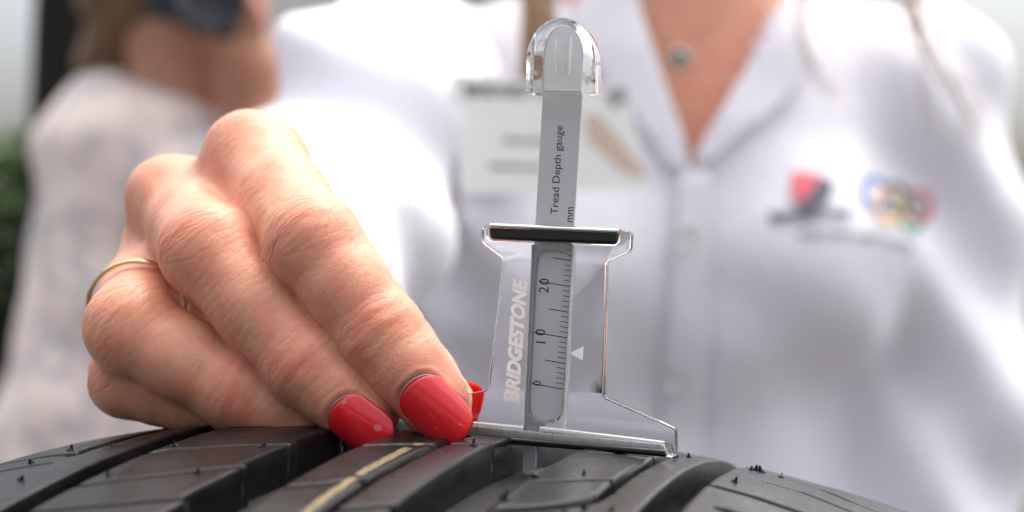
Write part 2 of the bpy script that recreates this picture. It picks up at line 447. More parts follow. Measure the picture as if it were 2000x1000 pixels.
# carcass: groove floor and sidewalls, one revolve
def carcass():
    prof = []                                    # (s, radius)
    for s in np.linspace(-97, 97, 60): prof.append((s, TY['R']+tprof(s)-GD+.3))
    R = TY['R']
    side = [(100, R-22), (106, R-38), (109, R-62), (108, R-85), (101, R-105), (95, R-112), (88, R-112), (88, R-104), (98, R-84), (99, R-60), (94, R-36), (80, R-18)]
    prof = [(-s, r) for s, r in side[::-1]]+prof+side
    ph = T_ROWS[::1]/R
    ph = np.concatenate([np.arange(-110, 75, 1.5)/R, np.arange(75, -110+CIRC-1, 14)/R])
    V = np.array([[TC+ta*s+(tn*math.cos(p)+tc*math.sin(p))*r for (s, r) in prof] for p in ph]).reshape(-1, 3)
    F = grid_faces(len(ph), len(prof), cu=True, cv=True)
    return V, F[:, ::-1]
mk('carcass', *carcass(), M['floor_rubber'], tyre)
# yellow stripe: a thin film of paint on the second rib, broken where the sipe crosses
for t0, t1 in ((-75, -40.2), (-39.0, -16.0), (-13.3, -10.5)):
    tt = np.arange(t0, t1, .5); k = np.linspace(-1, 1, 7)
    wv = .85+.06*np.sin(tt*.9)+.06*np.sin(tt*3.1)+.05*np.sin(tt*7.3)
    wv = np.where((tt < t0+.6) | (tt > t1-.6), .6, wv)
    S_ = -14.0+.35*np.sin(tt*.05)[:, None]+wv[:, None]*k[None]; T_ = np.broadcast_to(tt[:, None], S_.shape)
    V = tsurf(S_, T_, .09+0*S_+.05*fnoise(np.stack([S_, T_, 0*S_], -1), 6)).reshape(-1, 3)
    mk('paint_stripe', V, grid_faces(len(tt), 7)[:, ::-1], M['paint_stripe'], tyre)
# moulding nubs
def nub_mesh():
    bm = bmesh.new()
    pr = [(0.75, -.2), (.7, .1), (.45, .35), (.28, .6), (.24, .95), (.12, 1.15)]
    V = [(r*math.cos(a), r*math.sin(a), z) for r, z in pr for a in np.arange(8)*math.pi/4]
    return mesh_from('rubber_nub', np.array(V)*.001, grid_faces(6, 8, cv=True).tolist()+[[40+i for i in range(8)]], M['rubber'])
nub = nub_mesh(); rl = np.array(tyre.location)
for (s, t, k) in [(40.8, 36, 1.2), (40.2, 33, .9), (42, 34.5, 1.3), (46, 35, .9), (41.2, 6, 1.1), (26.4, 24, 1.2), (28, 30, .9), (11.6, -23.2, 1.3), (11.2, -39, 1.3), (24, -36.5, 1), (22, -41, 1), (28, -34.8, .8),
                  (-81, -34, 1), (-80, -22.8, 1.1), (-71.5, -22, .9), (-56.2, -25.5, 1.1), (-39, -25, 1), (-56.5, -47.2, 1), (-40.8, -45, 1), (-73, -48.5, 1), (-5.2, -7, 1.2), (18.5, -16.8, .9)]:
    o = bpy.data.objects.new('rubber_nub', nub); C.objects.link(o); o.parent = tyre
    p = W(tsurf(s, t, .0)); n_ = tsurf(s, t, 1.)-tsurf(s, t, 0.); q = Vector(n_).to_track_quat('Z', 'Y')
    tilt = Euler((random.uniform(-.5, .5), random.uniform(-.5, .5), 0)).to_quaternion()
    o.rotation_mode = 'QUATERNION'; o.rotation_quaternion = q @ tilt; o.location = Vector(p-rl); o.scale = (k*.95, k*.95, k*.95)

# ================================================================== gauge
YAW, ROLL, PIT = math.radians(13), math.radians(5), math.radians(0.5)
gx = A3(math.cos(YAW)*math.cos(ROLL), -math.sin(YAW)*math.cos(ROLL), -math.sin(ROLL))
gy0 = A3(math.sin(YAW), math.cos(YAW), 0); gz0 = np.cross(gx, gy0)
gz = gz0*math.cos(PIT)-gy0*math.sin(PIT); gy = gy0*math.cos(PIT)+gz0*math.sin(PIT)
GP = px(1060, 838, 0.0)
gauge = empty('tread_depth_gauge', 'clear plastic depth gauge with a printed metal slide, standing on the tyre', 'gauge', (0, 0, 0))
gauge.matrix_world = Matrix(((gx[0], gy[0], gz[0], 0), (gx[1], gy[1], gz[1], 0), (gx[2], gy[2], gz[2], 0), (0, 0, 0, 1)))
gauge.location = Vector(W(GP)); gauge.rotation_mode = 'QUATERNION'
def gl(x, y, yp=0.0):
    """photo point -> local (x, z) on the gauge's plane at local depth yp, mm"""
    cam_ = A3(0, -300, 0); d = A3((x-1000)/3000, 1, (500-y)/3000)
    o_ = GP+gy*yp; t = ((o_-cam_)@gy)/(d@gy); P = cam_+d*t-GP
    return np.array([P@gx, P@gz])
def gls(pts, yp=0.0): return np.array([gl(x, y, yp) for x, y in pts])
def round_poly(P, r, n=5):
    P = np.asarray(P, float); out = []; m = len(P)
    r = r if hasattr(r, '__len__') else [r]*m
    for i in range(m):
        a, b, c = P[i-1], P[i], P[(i+1) % m]
        u = a-b; v = c-b; lu = np.linalg.norm(u); lv = np.linalg.norm(v); u /= lu; v /= lv
        ang = math.acos(np.clip(u@v, -1, 1)); d = min(r[i]/math.tan(ang/2), lu*.45, lv*.45)
        p0, p1 = b+u*d, b+v*d
        for k in range(n):
            t = k/(n-1); out.append((1-t)**2*p0+2*t*(1-t)*b+t*t*p1)
    return np.array(out)
def prism(name, P2, y0, y1, m, parent=gauge, bevel=.25, seg=2, smooth=True):
    bm = bmesh.new()
    vs = [bm.verts.new((p[0]*.001, y0*.001, p[1]*.001)) for p in P2]
    f = bm.faces.new(vs)
    r = bmesh.ops.extrude_face_region(bm, geom=[f]); nv = [e for e in r['geom'] if isinstance(e, bmesh.types.BMVert)]
    for v in nv: v.co.y = y1*.001
    bmesh.ops.recalc_face_normals(bm, faces=bm.faces)
    if bevel:
        ed = [e for e in bm.edges if abs(e.verts[0].co.y-e.verts[1].co.y) < 1e-9]
        bmesh.ops.bevel(bm, geom=ed, offset=bevel*.001, segments=seg, affect='EDGES', profile=.5)
    me = bpy.data.meshes.new(name); bm.to_mesh(me); bm.free(); me.materials.append(m)
    me.polygons.foreach_set('use_smooth', [smooth]*len(me.polygons))
    o = bpy.data.objects.new(name, me); C.objects.link(o); o.parent = parent
    return autosmooth(o, 40) if smooth else o
plate_px = [(939, 439), (1209, 449), (1234, 452), (1231, 491), (1184, 512), (1178, 775), (1320, 838), (1322, 889), (1312, 894), (1296, 891), (905, 858), (815, 850), (816, 788), (952, 762), (982, 505), (941, 474)]
plate = round_poly(gls(plate_px), [.9, .3, 1.4, 1.4, 1.2, 1.2, 1.2, .5, .5, .5, .5, .6, 1.0, .9, 1.2, 1.2])
prism('body_plate', plate, 0, 3.4, M['clear'], bevel=.3, seg=3)
# slide: thin metal strip behind the bars, with a stepped pin
sl_y0, sl_y1 = -.95, -.25
sp = [(1060, 185), (1137, 189), (1100, 806)]
ls = gls([(1060, 185), (1022, 838), (1020, 926), (1046, 914), (1046, 866), (1055, 836), (1098, 806), (1137, 187)], sl_y0)
top = gls([(1101+38*math.cos(a), 112-58*math.sin(a)) for a in np.linspace(0, math.pi, 17)], sl_y0)
prism('slide', np.concatenate([ls, top]), sl_y0, sl_y1, M['alu'], bevel=.08, seg=1)
# clear cover over the slide with the long round-ended thumb opening
def stadium_ring(name, outer4, inner4, r, y0, y1, m, slope=.5):
    inn = round_poly(inner4, r, 9); c = inn.mean(0)
    q = np.asarray(outer4)
    out = []
    for i in range(4):
        for k in range(9):
            a, b, d = q[i-1], q[i], q[(i+1) % 4]
            t = k/8-.5
            out.append(b+(a-b)*max(0, -t)*.3+(d-b)*max(0, t)*.3)
    out = np.array(out); n = len(out)
    ins = c+(inn-c)*(1-np.array([slope*2/np.ptp(inn[:, 0]), slope*2/np.ptp(inn[:, 1])]))
    rings = [(out, y0), (inn, y0), (ins, y1), (out, y1)]
    V = np.array([[(p[0], y, p[1]) for p in R_] for R_, y in rings]).reshape(-1, 3)*.001
    F = grid_faces(4, n, cu=True, cv=True)
    o = mk(name, V, F.tolist(), m, gauge, raw=True)
    bm = bmesh.new(); bm.from_mesh(o.data); bmesh.ops.recalc_face_normals(bm, faces=bm.faces); bm.to_mesh(o.data); bm.free()
    return autosmooth(o, 40)
yc = -2.3
stadium_ring('slide_cover', gls([(1039, 478), (1124, 482), (1104, 846), (1022, 840)], yc), gls([(1044, 486), (1118, 489), (1100, 828), (1028, 826)], yc), 3.4, yc, -1.05, M['clear'])
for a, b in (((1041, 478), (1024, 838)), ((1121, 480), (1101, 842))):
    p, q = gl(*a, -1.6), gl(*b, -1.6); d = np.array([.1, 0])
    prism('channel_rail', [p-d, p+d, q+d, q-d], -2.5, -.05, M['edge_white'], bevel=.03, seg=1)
# bars
bt = round_poly(gls([(953, 437), (1208, 448), (1205, 478), (955, 468)], -4.2), [.5, .5, 1.1, 1.1])
tb = prism('top_bar', bt, -4.2, -2.45, M['black_gloss'], bevel=.75, seg=6)
fb = round_poly(gls([(862, 826), (1296, 868), (1303, 891), (862, 854)], -4.2), [.5, 1.0, .4, .4])
foot = prism('foot_bar', fb, -4.2, -2.45, M['foot'], bevel=.12, seg=2)
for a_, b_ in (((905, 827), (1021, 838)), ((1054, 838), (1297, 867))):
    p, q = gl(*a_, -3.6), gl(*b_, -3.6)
    prism('foot_highlight', [p+[0, -.35], q+[0, -.35], q+[0, .45], p+[0, .45]], -3.9, -2.6, M['edge_white'], bevel=.2, seg=2)  # added white strip: the foot bar's lit top edge put in as colour
lip = round_poly(gls([(862, 843), (1299, 878), (1303, 893), (862, 857)], -4.3), .35)
prism('foot_lip', lip, -4.75, -2.5, M['black_gloss'], bevel=.5, seg=5)
hl = round_poly(gls([(955, 436), (1209, 447), (1207, 457), (954, 446)], -4.3), .45)
prism('top_bar_highlight', hl, -4.6, -2.5, M['bar_highlight'], bevel=.48, seg=6)  # added strip that stands in for the bright highlight along the bar's top
cb = round_poly(gls([(948, 436), (1215, 447), (1211, 481), (950, 471)], -2.3), [.6, .6, 1.2, 1.2])
prism('clear_flange', round_poly(gls([(900, 822), (1308, 862), (1318, 893), (900, 857)], -2.3), [.5, 1.2, .5, .5]), -2.4, -.02, M['clear'], bevel=.4, seg=3)
prism('clear_flange', cb, -2.4, -1.0, M['clear'], bevel=.4, seg=3)
# cap
capP = [(1024, 179), (1026, 150)]+[(1094.5-68*math.cos(a), 118-85*math.sin(a)) for a in np.linspace(0, math.pi, 25)]+[(1163, 150), (1163, 182)]
cp = gls(capP, -4.2)
def smooth_closed(P, it=2):
    for _ in range(it):
        Q = []
        for i in range(len(P)):
            a, b = P[i], P[(i+1) % len(P)]; Q += [a*.75+b*.25, a*.25+b*.75]
        P = np.array(Q)
    return P
arch = cp
def dome(name, A, y0, y1, m):
    """arch outline swept front to back, its rim drawn in at both faces"""
    c = np.array([A[:, 0].mean(), A[0, 1]+3.0])
    layers = [(y0, .93), (y0+.35, .985), (y0+1.1, 1.0), (y1-1.1, 1.0), (y1-.35, .985), (y1, .93)]
    V = []
    for y, k in layers:
        for p in A:
            q = c+(p-c)*k
            if p[1] < c[1]: q[1] = p[1]
            V.append((q[0], y, q[1]))
    n = len(A); F = grid_faces(6, n, cv=True).tolist()
    F.append(list(range(n))); F.append([5*n+i for i in range(n)][::-1])
    o = mk(name, np.array(V)*.001, F, m, gauge, raw=True)
    bm = bmesh.new(); bm.from_mesh(o.data); bmesh.ops.recalc_face_normals(bm, faces=bm.faces); bm.to_mesh(o.data); bm.free()
    return autosmooth(o, 40)
cap = dome('cap', arch, -4.2, 3.4, M['cap_clear'])
co_ = gls([(1064, 178), (1066, 112)]+[(1101-34*math.cos(a), 108-50*math.sin(a)) for a in np.linspace(0, math.pi, 15)]+[(1136, 112), (1138, 180)], -1.2)
prism('cap_core', co_, -1.32, -1.02, M['frost'], bevel=.1, seg=2)
for (a, b) in (((1085, 74), (1087, 146)), ((1115, 66), (1112, 148))):
    p, q = gl(*a, -1.1), gl(*b, -1.1)
    path = np.array([(p[0]+(q[0]-p[0])*t, -1.4, p[1]+(q[1]-p[1])*t) for t in np.linspace(0, 1, 9)])
    rr = .85*np.array([.45, .85, .95, 1, 1, 1, 1, .9, .5])
    v, f = tube(path, rr, 10, .5)
    mk('slide_embossing', v*.001, f, M['frost'], gauge, raw=True)
# print
def text2d(s, size, shear=0.0, bold=0.0, spacing=1.0, align='LEFT'):
    cu = bpy.data.curves.new('t', 'FONT'); cu.body = s; cu.size = size; cu.shear = shear; cu.offset = bold; cu.space_character = spacing
    cu.align_x = align; cu.extrude = 0; cu.resolution_u = 4
    ob = bpy.data.objects.new('t', cu); C.objects.link(ob)
    me = bpy.data.meshes.new_from_object(ob.evaluated_get(bpy.context.evaluated_depsgraph_get()))
    V = np.array([v.co[:2] for v in me.vertices]).reshape(-1, 2); F = [list(p.vertices) for p in me.polygons]
    bpy.data.objects.remove(ob); bpy.data.curves.remove(cu); bpy.data.meshes.remove(me)
    return V, F
def fit2d(V, origin, xdir, ydir, length=None, height=None):
    """place flat text: its box scaled to length along xdir and height along ydir"""
    V = V-V.min(0); sz = np.ptp(V, axis=0)
    sx = (length/sz[0]) if length else None; sy = (height/sz[1]) if height else None
    sx = sx or sy; sy = sy or sx
    return origin+np.outer(V[:, 0]*sx, xdir)+np.outer(V[:, 1]*sy, ydir)
def gprint(name, P2, F, y, m, parent=gauge):
    V = np.stack([P2[:, 0], np.full(len(P2), y), P2[:, 1]], -1)*.001
    return mk(name, V, F, m, parent, smooth=False, raw=True)
def gtext(name, s, p0, p1, hpt, yp, m, **kw):
    """text running from photo point p0 to p1 (its base line), as tall as the distance to hpt"""
    a, b, c = gl(*p0, yp), gl(*p1, yp), gl(*hpt, yp)
    V, F = text2d(s, 1, **kw); xd = (b-a)/np.linalg.norm(b-a); yd = np.array([-xd[1], xd[0]])
    return gprint(name, fit2d(V, a, xd, yd, np.linalg.norm(b-a), abs((c-a)@yd)), F, yp, m)
ys = sl_y0-.03
gtext('lettering', 'Tread Depth gauge', (1094, 419), (1104, 246), (1075, 419), ys, M['ink'])
gtext('lettering', 'mm', (1119, 434), (1121, 405), (1108, 434), ys, M['ink'])
z0_, z10, z20 = gl(1100, 760, ys), gl(1111, 661, ys), gl(1116, 560, ys)
zx = (z20-z0_)/20.0; xdir = np.array([zx[1], -zx[0]])/np.linalg.norm(zx); xdir = np.array([1., -.02])
P2 = []; F2 = []
def bar2(a, b, wd):
    d = (b-a)/np.linalg.norm(b-a); n_ = np.array([-d[1], d[0]])*wd/2; o_ = len(P2)
    P2.extend([a-n_, b-n_, b+n_, a+n_]); F2.append([o_, o_+1, o_+2, o_+3])
for k in range(0, 30):
    e = z0_+zx*k
    L = 6.6 if k in (0, 10, 20) else (4.1 if k % 5 == 0 else 1.6)
    bar2(e-xdir*.1, e-xdir*L+np.array([0, .05*L]), .17 if L > 2 else .13)
gprint('scale_marks', np.array(P2), F2, ys, M['ink'])
for s, p0, hp in (('0', (1056, 754), (1041, 754)), ('1', (1066, 671), (1047, 671)), ('0', (1064, 656), (1045, 656)), ('2', (1071, 573), (1052, 573)), ('0', (1072, 557), (1053, 557))):
    V_, F_0 = text2d(s, 1); a, c = gl(*p0, ys), gl(*hp, ys); xd = zx/np.linalg.norm(zx); yd = np.array([-xd[1], xd[0]])
    gprint('numeral', fit2d(V_, a, xd, yd, None, abs((c-a)@yd)), F_0, ys, M['ink'])
# word on the plate: first letter is a slashed flag-like B built by hand, the rest slanted bold capitals
yp = -.06
rt, rb = gl(1017, 760, yp), gl(1029, 548, yp)
gtext('lettering', 'RIDGESTONE', (1015, 765), (1031, 545), (986, 765), yp, M['print_white'], shear=.28, bold=.05)
gtext('lettering', 'B', (1014, 791), (1016, 762), (983, 791), yp, M['print_white'], shear=.28, bold=.055)
gprint('lettering', gls([(1015, 790), (1012, 781), (984, 772), (983, 782)], yp-.02), [[0, 1, 2, 3]], yp-.02, M['print_white'])
gprint('marker_arrow', gls([(1112, 690), (1138, 704), (1140, 676)], yp), [[0, 1, 2]], yp, M['print_white'])

P2 = []; F2 = []
for k in range(46):
    c = gl(random.uniform(960, 1180), random.uniform(500, 825), yp)
    if 1020 < 1000+c[0]*10+60 < 1118: continue
    r_ = random.uniform(.03, .09)*(2 if random.random() < .1 else 1); e_ = random.uniform(.4, 1); a0 = random.uniform(0, 3)
    o_ = len(P2); P2 += [c+r_*np.array([math.cos(a0+a)*e_, math.sin(a0+a)]) for a in np.arange(6)*math.pi/3]; F2.append(list(range(o_, o_+6)))
tag(gprint('dust_specks', np.array(P2), F2, yp-.02, M['print_white']), None, kind='stuff')

# ================================================================== woman in the white shirt
woman = empty('person', 'person in white shirt with red nails pressing a clear gauge onto a tyre', 'person', (.1, .68, 0))
F_ = {}   # finger -> joints (point, radius)
F_['index'] = [(px(503, 326, 38), 10.6), (px(611, 474, 3), 9.0), (px(743, 652, -2), 7.9), (px(846, 782, -5), 7.0)]
F_['middle'] = [(px(347, 398, 48), 9.2), (px(404, 491, 11), 9.1), (px(603, 710, 2), 8.2), (px(712, 806, -1), 7.0)]
F_['ring'] = [(px(292, 514, 56), 8.6), (px(258, 640, 13), 9.1), (px(462, 762, 9), 7.9), (px(585, 816, 9), 6.8)]
F_['pinky'] = [(px(320, 640, 58), 8.8), (px(250, 738, 22), 7.8), (px(376, 778, 18), 6.8), (px(470, 796, 16), 6.0)]
F_['thumb'] = [(px(598, 440, 90), 11), (px(664, 540, 46), 9.6), (px(772, 690, 24), 8.8), (px(864, 794, 13.5), 7.0)]
ORDER = ['index', 'middle', 'ring', 'pinky', 'thumb']
wrist = px(440, 500, 112)
carp = {'index': px(515, 432, 98), 'middle': px(485, 448, 104), 'ring': px(455, 475, 107), 'pinky': px(435, 510, 105)}
BEXT = {k: .35 for k in ORDER}
elbow, mid, shoulder = px(650, 496, 350), px(752, 190, 430), A3(-50, 660, 92)
def finger_sdf(P, nm):
    J = F_[nm]; d = None
    for (a, ra), (b, rb) in zip(J[:-1], J[1:]):
        # slimmer between the joints
        m_ = (a+b)/2; rm = (ra+rb)/2-.25
        q = smin(cone(P, a, m_, ra, rm), cone(P, m_, b, rm, rb), 3.0)
        d = q if d is None else smin(d, q, 2.5)
    if nm != 'thumb':
        for i in (1, 2):
            d = smin(d, np.linalg.norm(P-J[i][0]-A3(0, .8, 0), axis=-1)-(J[i][1]-.45), 3)
    return d
KNUCK = {'index': px(470, 288, 38), 'middle': px(308, 370, 46)}
def hand_all(P):
    D = [finger_sdf(P, n) for n in ORDER]
    pal = None
    for n in ORDER[:4]:
        a, ra = F_[n][0]
        q = cone(P, a, carp[n], ra*.9, 9.5); pal = q if pal is None else smin(pal, q, 9)
    pal = smin(pal, cone(P, px(475, 470, 98), wrist, 14, 14.5), 12)
    pal = smin(pal, cone(P, wrist, px(505, 490, 240), 14.5, 21), 10)
    pal = smin(pal, cone(P, px(610, 500, 85), px(640, 540, 55), 11, 9), 10)
    for n, kr in (('index', 5.6), ('middle', 5.2)):
        pal = smin(pal, np.linalg.norm(P-KNUCK[n], axis=-1)-kr, 6)
    return D, pal
def hand_sdf(P):
    D, pal = hand_all(P)
    kk = .7+5.0*np.clip((P[:, 1]-5)/28, 0, 1)**1.2
    d = D[0]
    for q in D[1:4]: d = smin(d, q, kk)
    d = smin(d, D[4], .5+7*np.clip((P[:, 1]-35)/25, 0, 1))
    return smin(d, pal, 1.0+6.5*np.clip((P[:, 1]-12)/20, 0, 1))
YCUT = 112.0
V, F = nets(hand_sdf, (-88, -16, -42), (2, YCUT, 44), 1.0)
V, F = biggest(V, F)
V = project(hand_sdf, V, 1); V, F = subdiv(V, F, 2)
edge_keep = V[:, 1] > YCUT-2.5
V = np.where(edge_keep[:, None], V, project(hand_sdf, V, 2))
NRM = grads(hand_sdf, V)
D, pal = hand_all(V); which = np.argmin(np.stack(D+[pal]), 0)
disp = np.zeros(len(V)); flush = np.zeros(len(V))
DORS = {}
wob1 = fnoise(V, 7.0); wob2 = fnoise(V+50, 2.4)
for fi, nm in enumerate(ORDER):
    J = F_[nm]
    for ji in (1, 2):
        p = J[ji][0]; u1 = p-J[ji-1][0]; u2 = J[ji+1][0]-p
        u1 /= np.linalg.norm(u1); u2 /= np.linalg.norm(u2); u = u1+u2; u /= np.linalg.norm(u)
        vd = A3(.0, -1, .12); n_ = vd-u*(vd@u)
        bis = u1-u2; bis -= u*(bis@u)
        n_ = n_/np.linalg.norm(n_)
        l = np.cross(u, n_); q = V-p; a = q@u; b = q@l; c = q@n_
        sel = ((which == fi) | ((which == 5) & (D[fi] < 1.5))) & (c > -2)
        fade = np.clip((c+2)/4, 0, 1)*sel
        if nm == 'thumb': continue
        r = J[ji][1]
        rs = np.random.default_rng(fi*7+ji)
        lines = [-9.4, -8.0, -6.9, -5.9, -4.8, -3.9, -2.9, -2.0, -1.0, -.1, .9, 1.8, 2.8, 3.9, 5.2, 6.6] if ji == 1 else [-4.6, -3.6, -2.7, -1.8, -.9, 0, .9, 1.8, 2.8, 3.8]
        for a0 in lines:
            a0j = a0+rs.uniform(-.3, .3); main = rs.uniform() < .35
            curv = -a0*.012*(1.2 if ji == 1 else .8)
            sh = rs.uniform(-.16, .16)
            wv = a-(a0j+curv*b*b+sh*b+.45*wob1+.30*wob2)
            dep = (.115 if main else .055)*(1 if ji == 1 else .9)*rs.uniform(.7, 1.2)*(1-.35*abs(a0)/9)
            ext = np.clip(1.2-(np.abs(b-rs.uniform(-3.5, 3.5))/(r*(.95 if main else .6)))**2, 0, 1)
            k_ = fade*np.exp(-(wv/rs.uniform(.16, .26))**2)*ext
            disp -= dep*k_; flush += (.26 if main else .1)*k_
        # soft swelling between the folds
        disp += fade*.08*np.exp(-(a/5)**2)*np.cos(a*1.7+.9*wob1)*np.clip(1-(b/r)**2, 0, 1)
        flush += .35*fade*np.exp(-(a/6.5)**2-(b/8)**2)
kn = np.zeros(len(V))
for n in KNUCK: kn += np.exp(-(np.linalg.norm(V-KNUCK[n], axis=1)/12)**2)
flush += .30*kn
# finger tips are pinker
for nm in ORDER:
    flush += .35*np.exp(-(np.linalg.norm(V-F_[nm][3][0], axis=1)/9)**2)
# creases across the back of the hand
st = V@(A3(.72, -.1, -.68)); disp -= .05*np.exp(-(((st+.6*wob1+.3*wob2) % 1.9-.95)/.28)**2)*np.clip(.5+fnoise(V+11, 9), 0, 1)
disp += .06*fnoise(V+31, 5)+.10*fnoise(V+71, 13)
UV = V*A3(.8, .8, .8)
for fi, nm in enumerate(ORDER):
    J = F_[nm]; best = np.full(len(V), 1e9); uu = np.zeros(len(V)); vv = np.zeros(len(V)); acc_ = 0
    for (p0, r0), (p1, r1) in zip(J[:-1], J[1:]):
        d_ = p1-p0; L_ = np.linalg.norm(d_); d_ = d_/L_; n_ = A3(0, -1, .12); n_ = n_-d_*(n_@d_); n_ /= np.linalg.norm(n_); l_ = np.cross(d_, n_)
        q = V-p0; t_ = q@d_; tc_ = np.clip(t_, 0, L_); ds = np.linalg.norm(q-tc_[:, None]*d_, axis=1)
        m_ = ds < best; best = np.where(m_, ds, best); uu = np.where(m_, acc_+t_, uu); vv = np.where(m_, np.arctan2(q@l_, q@n_)*8.5, vv); acc_ += L_
    m_ = which == fi; UV[m_] = np.stack([uu, vv, np.full(len(V), fi*40.)], -1)[m_]
# each nail sits in a shallow bed with a low rim of skin
NAILS = {'index': (A3(-.12, -1, .02), -5.9, 15.2, 9.8, A3(.69, -.04, -.72)), 'middle': (A3(-.2, -1, -.2), -5.2, 13.6, 9.8, A3(.77, -.10, -.63)),
         'ring': (A3(.1, -.42, -1), -4, 12.5, 10.2, None), 'thumb': (A3(.10, 1, .05), -6.4, 15.4, 11.6, A3(.95, -.02, -.28))}
for nm, (nr, bo, L_, Wd_, ax_) in NAILS.items():
    J0, J1 = F_[nm][2][0], F_[nm][3][0]; u_ = J1-J0 if ax_ is None else ax_; u_ = u_/np.linalg.norm(u_); n_ = nr-u_*(nr@u_); n_ /= np.linalg.norm(n_); l_ = np.cross(u_, n_)
    q = V-J1-u_*bo; b_ = q@u_; a_ = q@l_; c_ = q@n_
    hx, hy, rr_ = Wd_/2-.5, L_/2, 3.2
    dx = np.abs(a_)-(hx-rr_); dy_ = np.abs(b_-hy)-(hy-rr_)
    sd_ = np.hypot(np.maximum(dx, 0), np.maximum(dy_, 0))+np.minimum(np.maximum(dx, dy_), 0)-rr_
    m_ = (c_ > 1.5) & (np.linalg.norm(q, axis=1) < 25)
    prox = np.clip(1-(b_-L_*.62)/3, 0, 1)
    disp += m_*prox*(.20*np.exp(-((sd_-.7)/.5)**2)-.35*np.clip(-sd_/.6, 0, 1))
    flush += m_*prox*.35*np.exp(-((sd_-.6)/.9)**2)
V = V+NRM*np.where(edge_keep, 0, disp)[:, None]
HV, HF, HFL, HUV = V, F, np.clip(flush, 0, 1), UV

def arm_path(P, extra):
    d = cone(P, px(442, 499, 113), elbow, 15+extra*.25, 33+extra*.6)
    d = smin(d, cone(P, elbow, mid, 33+extra*.6, 36+extra*.7), 14)
    d = smin(d, cone(P, mid, shoulder, 36+extra*.7, 48+extra), 20)
    return d
sh2, el2, wr2 = A3(258, 676, 92), A3(276, 655, -100), A3(236, 615, -340)
def torso(P, e):
    d = ellip(P, A3(102, 682, 20), A3(150+e, 98+e, 175))
    d = smin(d, ellip(P, A3(102, 690, -200), A3(128+e, 88+e, 190)), 40)
    d = smin(d, ellip(P, A3(102, 700, -400), A3(165+e, 110+e, 150)), 40)
    d = smin(d, cone(P, A3(-30, 680, 102), A3(234, 680, 102), 44+e, 44+e), 30)
    d = smin(d, np.linalg.norm(P-A3(30, 615, -8), axis=-1)-(52+e), 30)
    d = smin(d, np.linalg.norm(P-A3(172, 615, -8), axis=-1)-(52+e), 30)
    return d
def left_arm(P, e):
    d = cone(P, sh2, el2, 46+e, 36+e*1.2)
    return smin(d, cone(P, el2, wr2, 35+e*1.2, 25+e), 14)
def body_sdf(P):
    d = torso(P, 0)
    d = smin(d, cone(P, A3(102, 688, 100), A3(104, 672, 270), 58, 52), 45)
    hd = ellip(P, A3(104, 660, 330), A3(72, 92, 112)); hd = smin(hd, ellip(P, A3(104, 610, 285), A3(48, 45, 55)), 25)
    hd = smin(hd, cone(P, A3(104, 572, 345), A3(104, 556, 318), 6, 11), 14)
    d = smin(d, hd, 25)
    d = smin(d, arm_path(P, 0), 20); d = smin(d, left_arm(P, 0), 20)
    d = smin(d, ellip(P, wr2+A3(-15, -50, -25), A3(36, 55, 22)), 15)
    return d
BV, BF = nets(body_sdf, (-190, 124, -560), (390, 830, 460), 7.0)
BV, BF = biggest(BV, BF); BV = project(body_sdf, BV, 1, .5, 4)
# weld hand and body into one surface through the hidden wrist
def one_body():
    bm = bmesh.new(); fl = bm.verts.layers.float.new('flush'); fu = bm.verts.layers.float_vector.new('skin_lines')
    vs = []
    for A_, f_, t_ in ((HV, HFL, HUV), (BV, np.zeros(len(BV)), BV*.8)):
        for p, k, q in zip(A_.tolist(), f_.tolist(), t_.tolist()):
            v = bm.verts.new(p); v[fl] = k; v[fu] = q; vs.append(v)
    for q in HF.tolist(): bm.faces.new([vs[i] for i in q])
    o_ = len(HV)
    for q in BF.tolist(): bm.faces.new([vs[i+o_] for i in q])
    be = [e for e in bm.edges if e.is_boundary and 95 < (e.verts[0].co.y+e.verts[1].co.y)/2 < 140 and e.verts[0].co.z > -120]
    try: bmesh.ops.bridge_loops(bm, edges=be)
    except Exception as ex: print('bridge', ex, len(be))
    return bm
bm = one_body()
me = bpy.data.meshes.new('body'); rlw = Vector(root_loc(woman))
for v in bm.verts: v.co = Vector((v.co.x*.001, v.co.y*.001, v.co.z*.001+H/1000))-rlw
bmesh.ops.recalc_face_normals(bm, faces=bm.faces)
bm.to_mesh(me); bm.free(); me.materials.append(M['skin']); me.polygons.foreach_set('use_smooth', [True]*len(me.polygons))
body = bpy.data.objects.new('body', me); C.objects.link(body); body.parent = woman

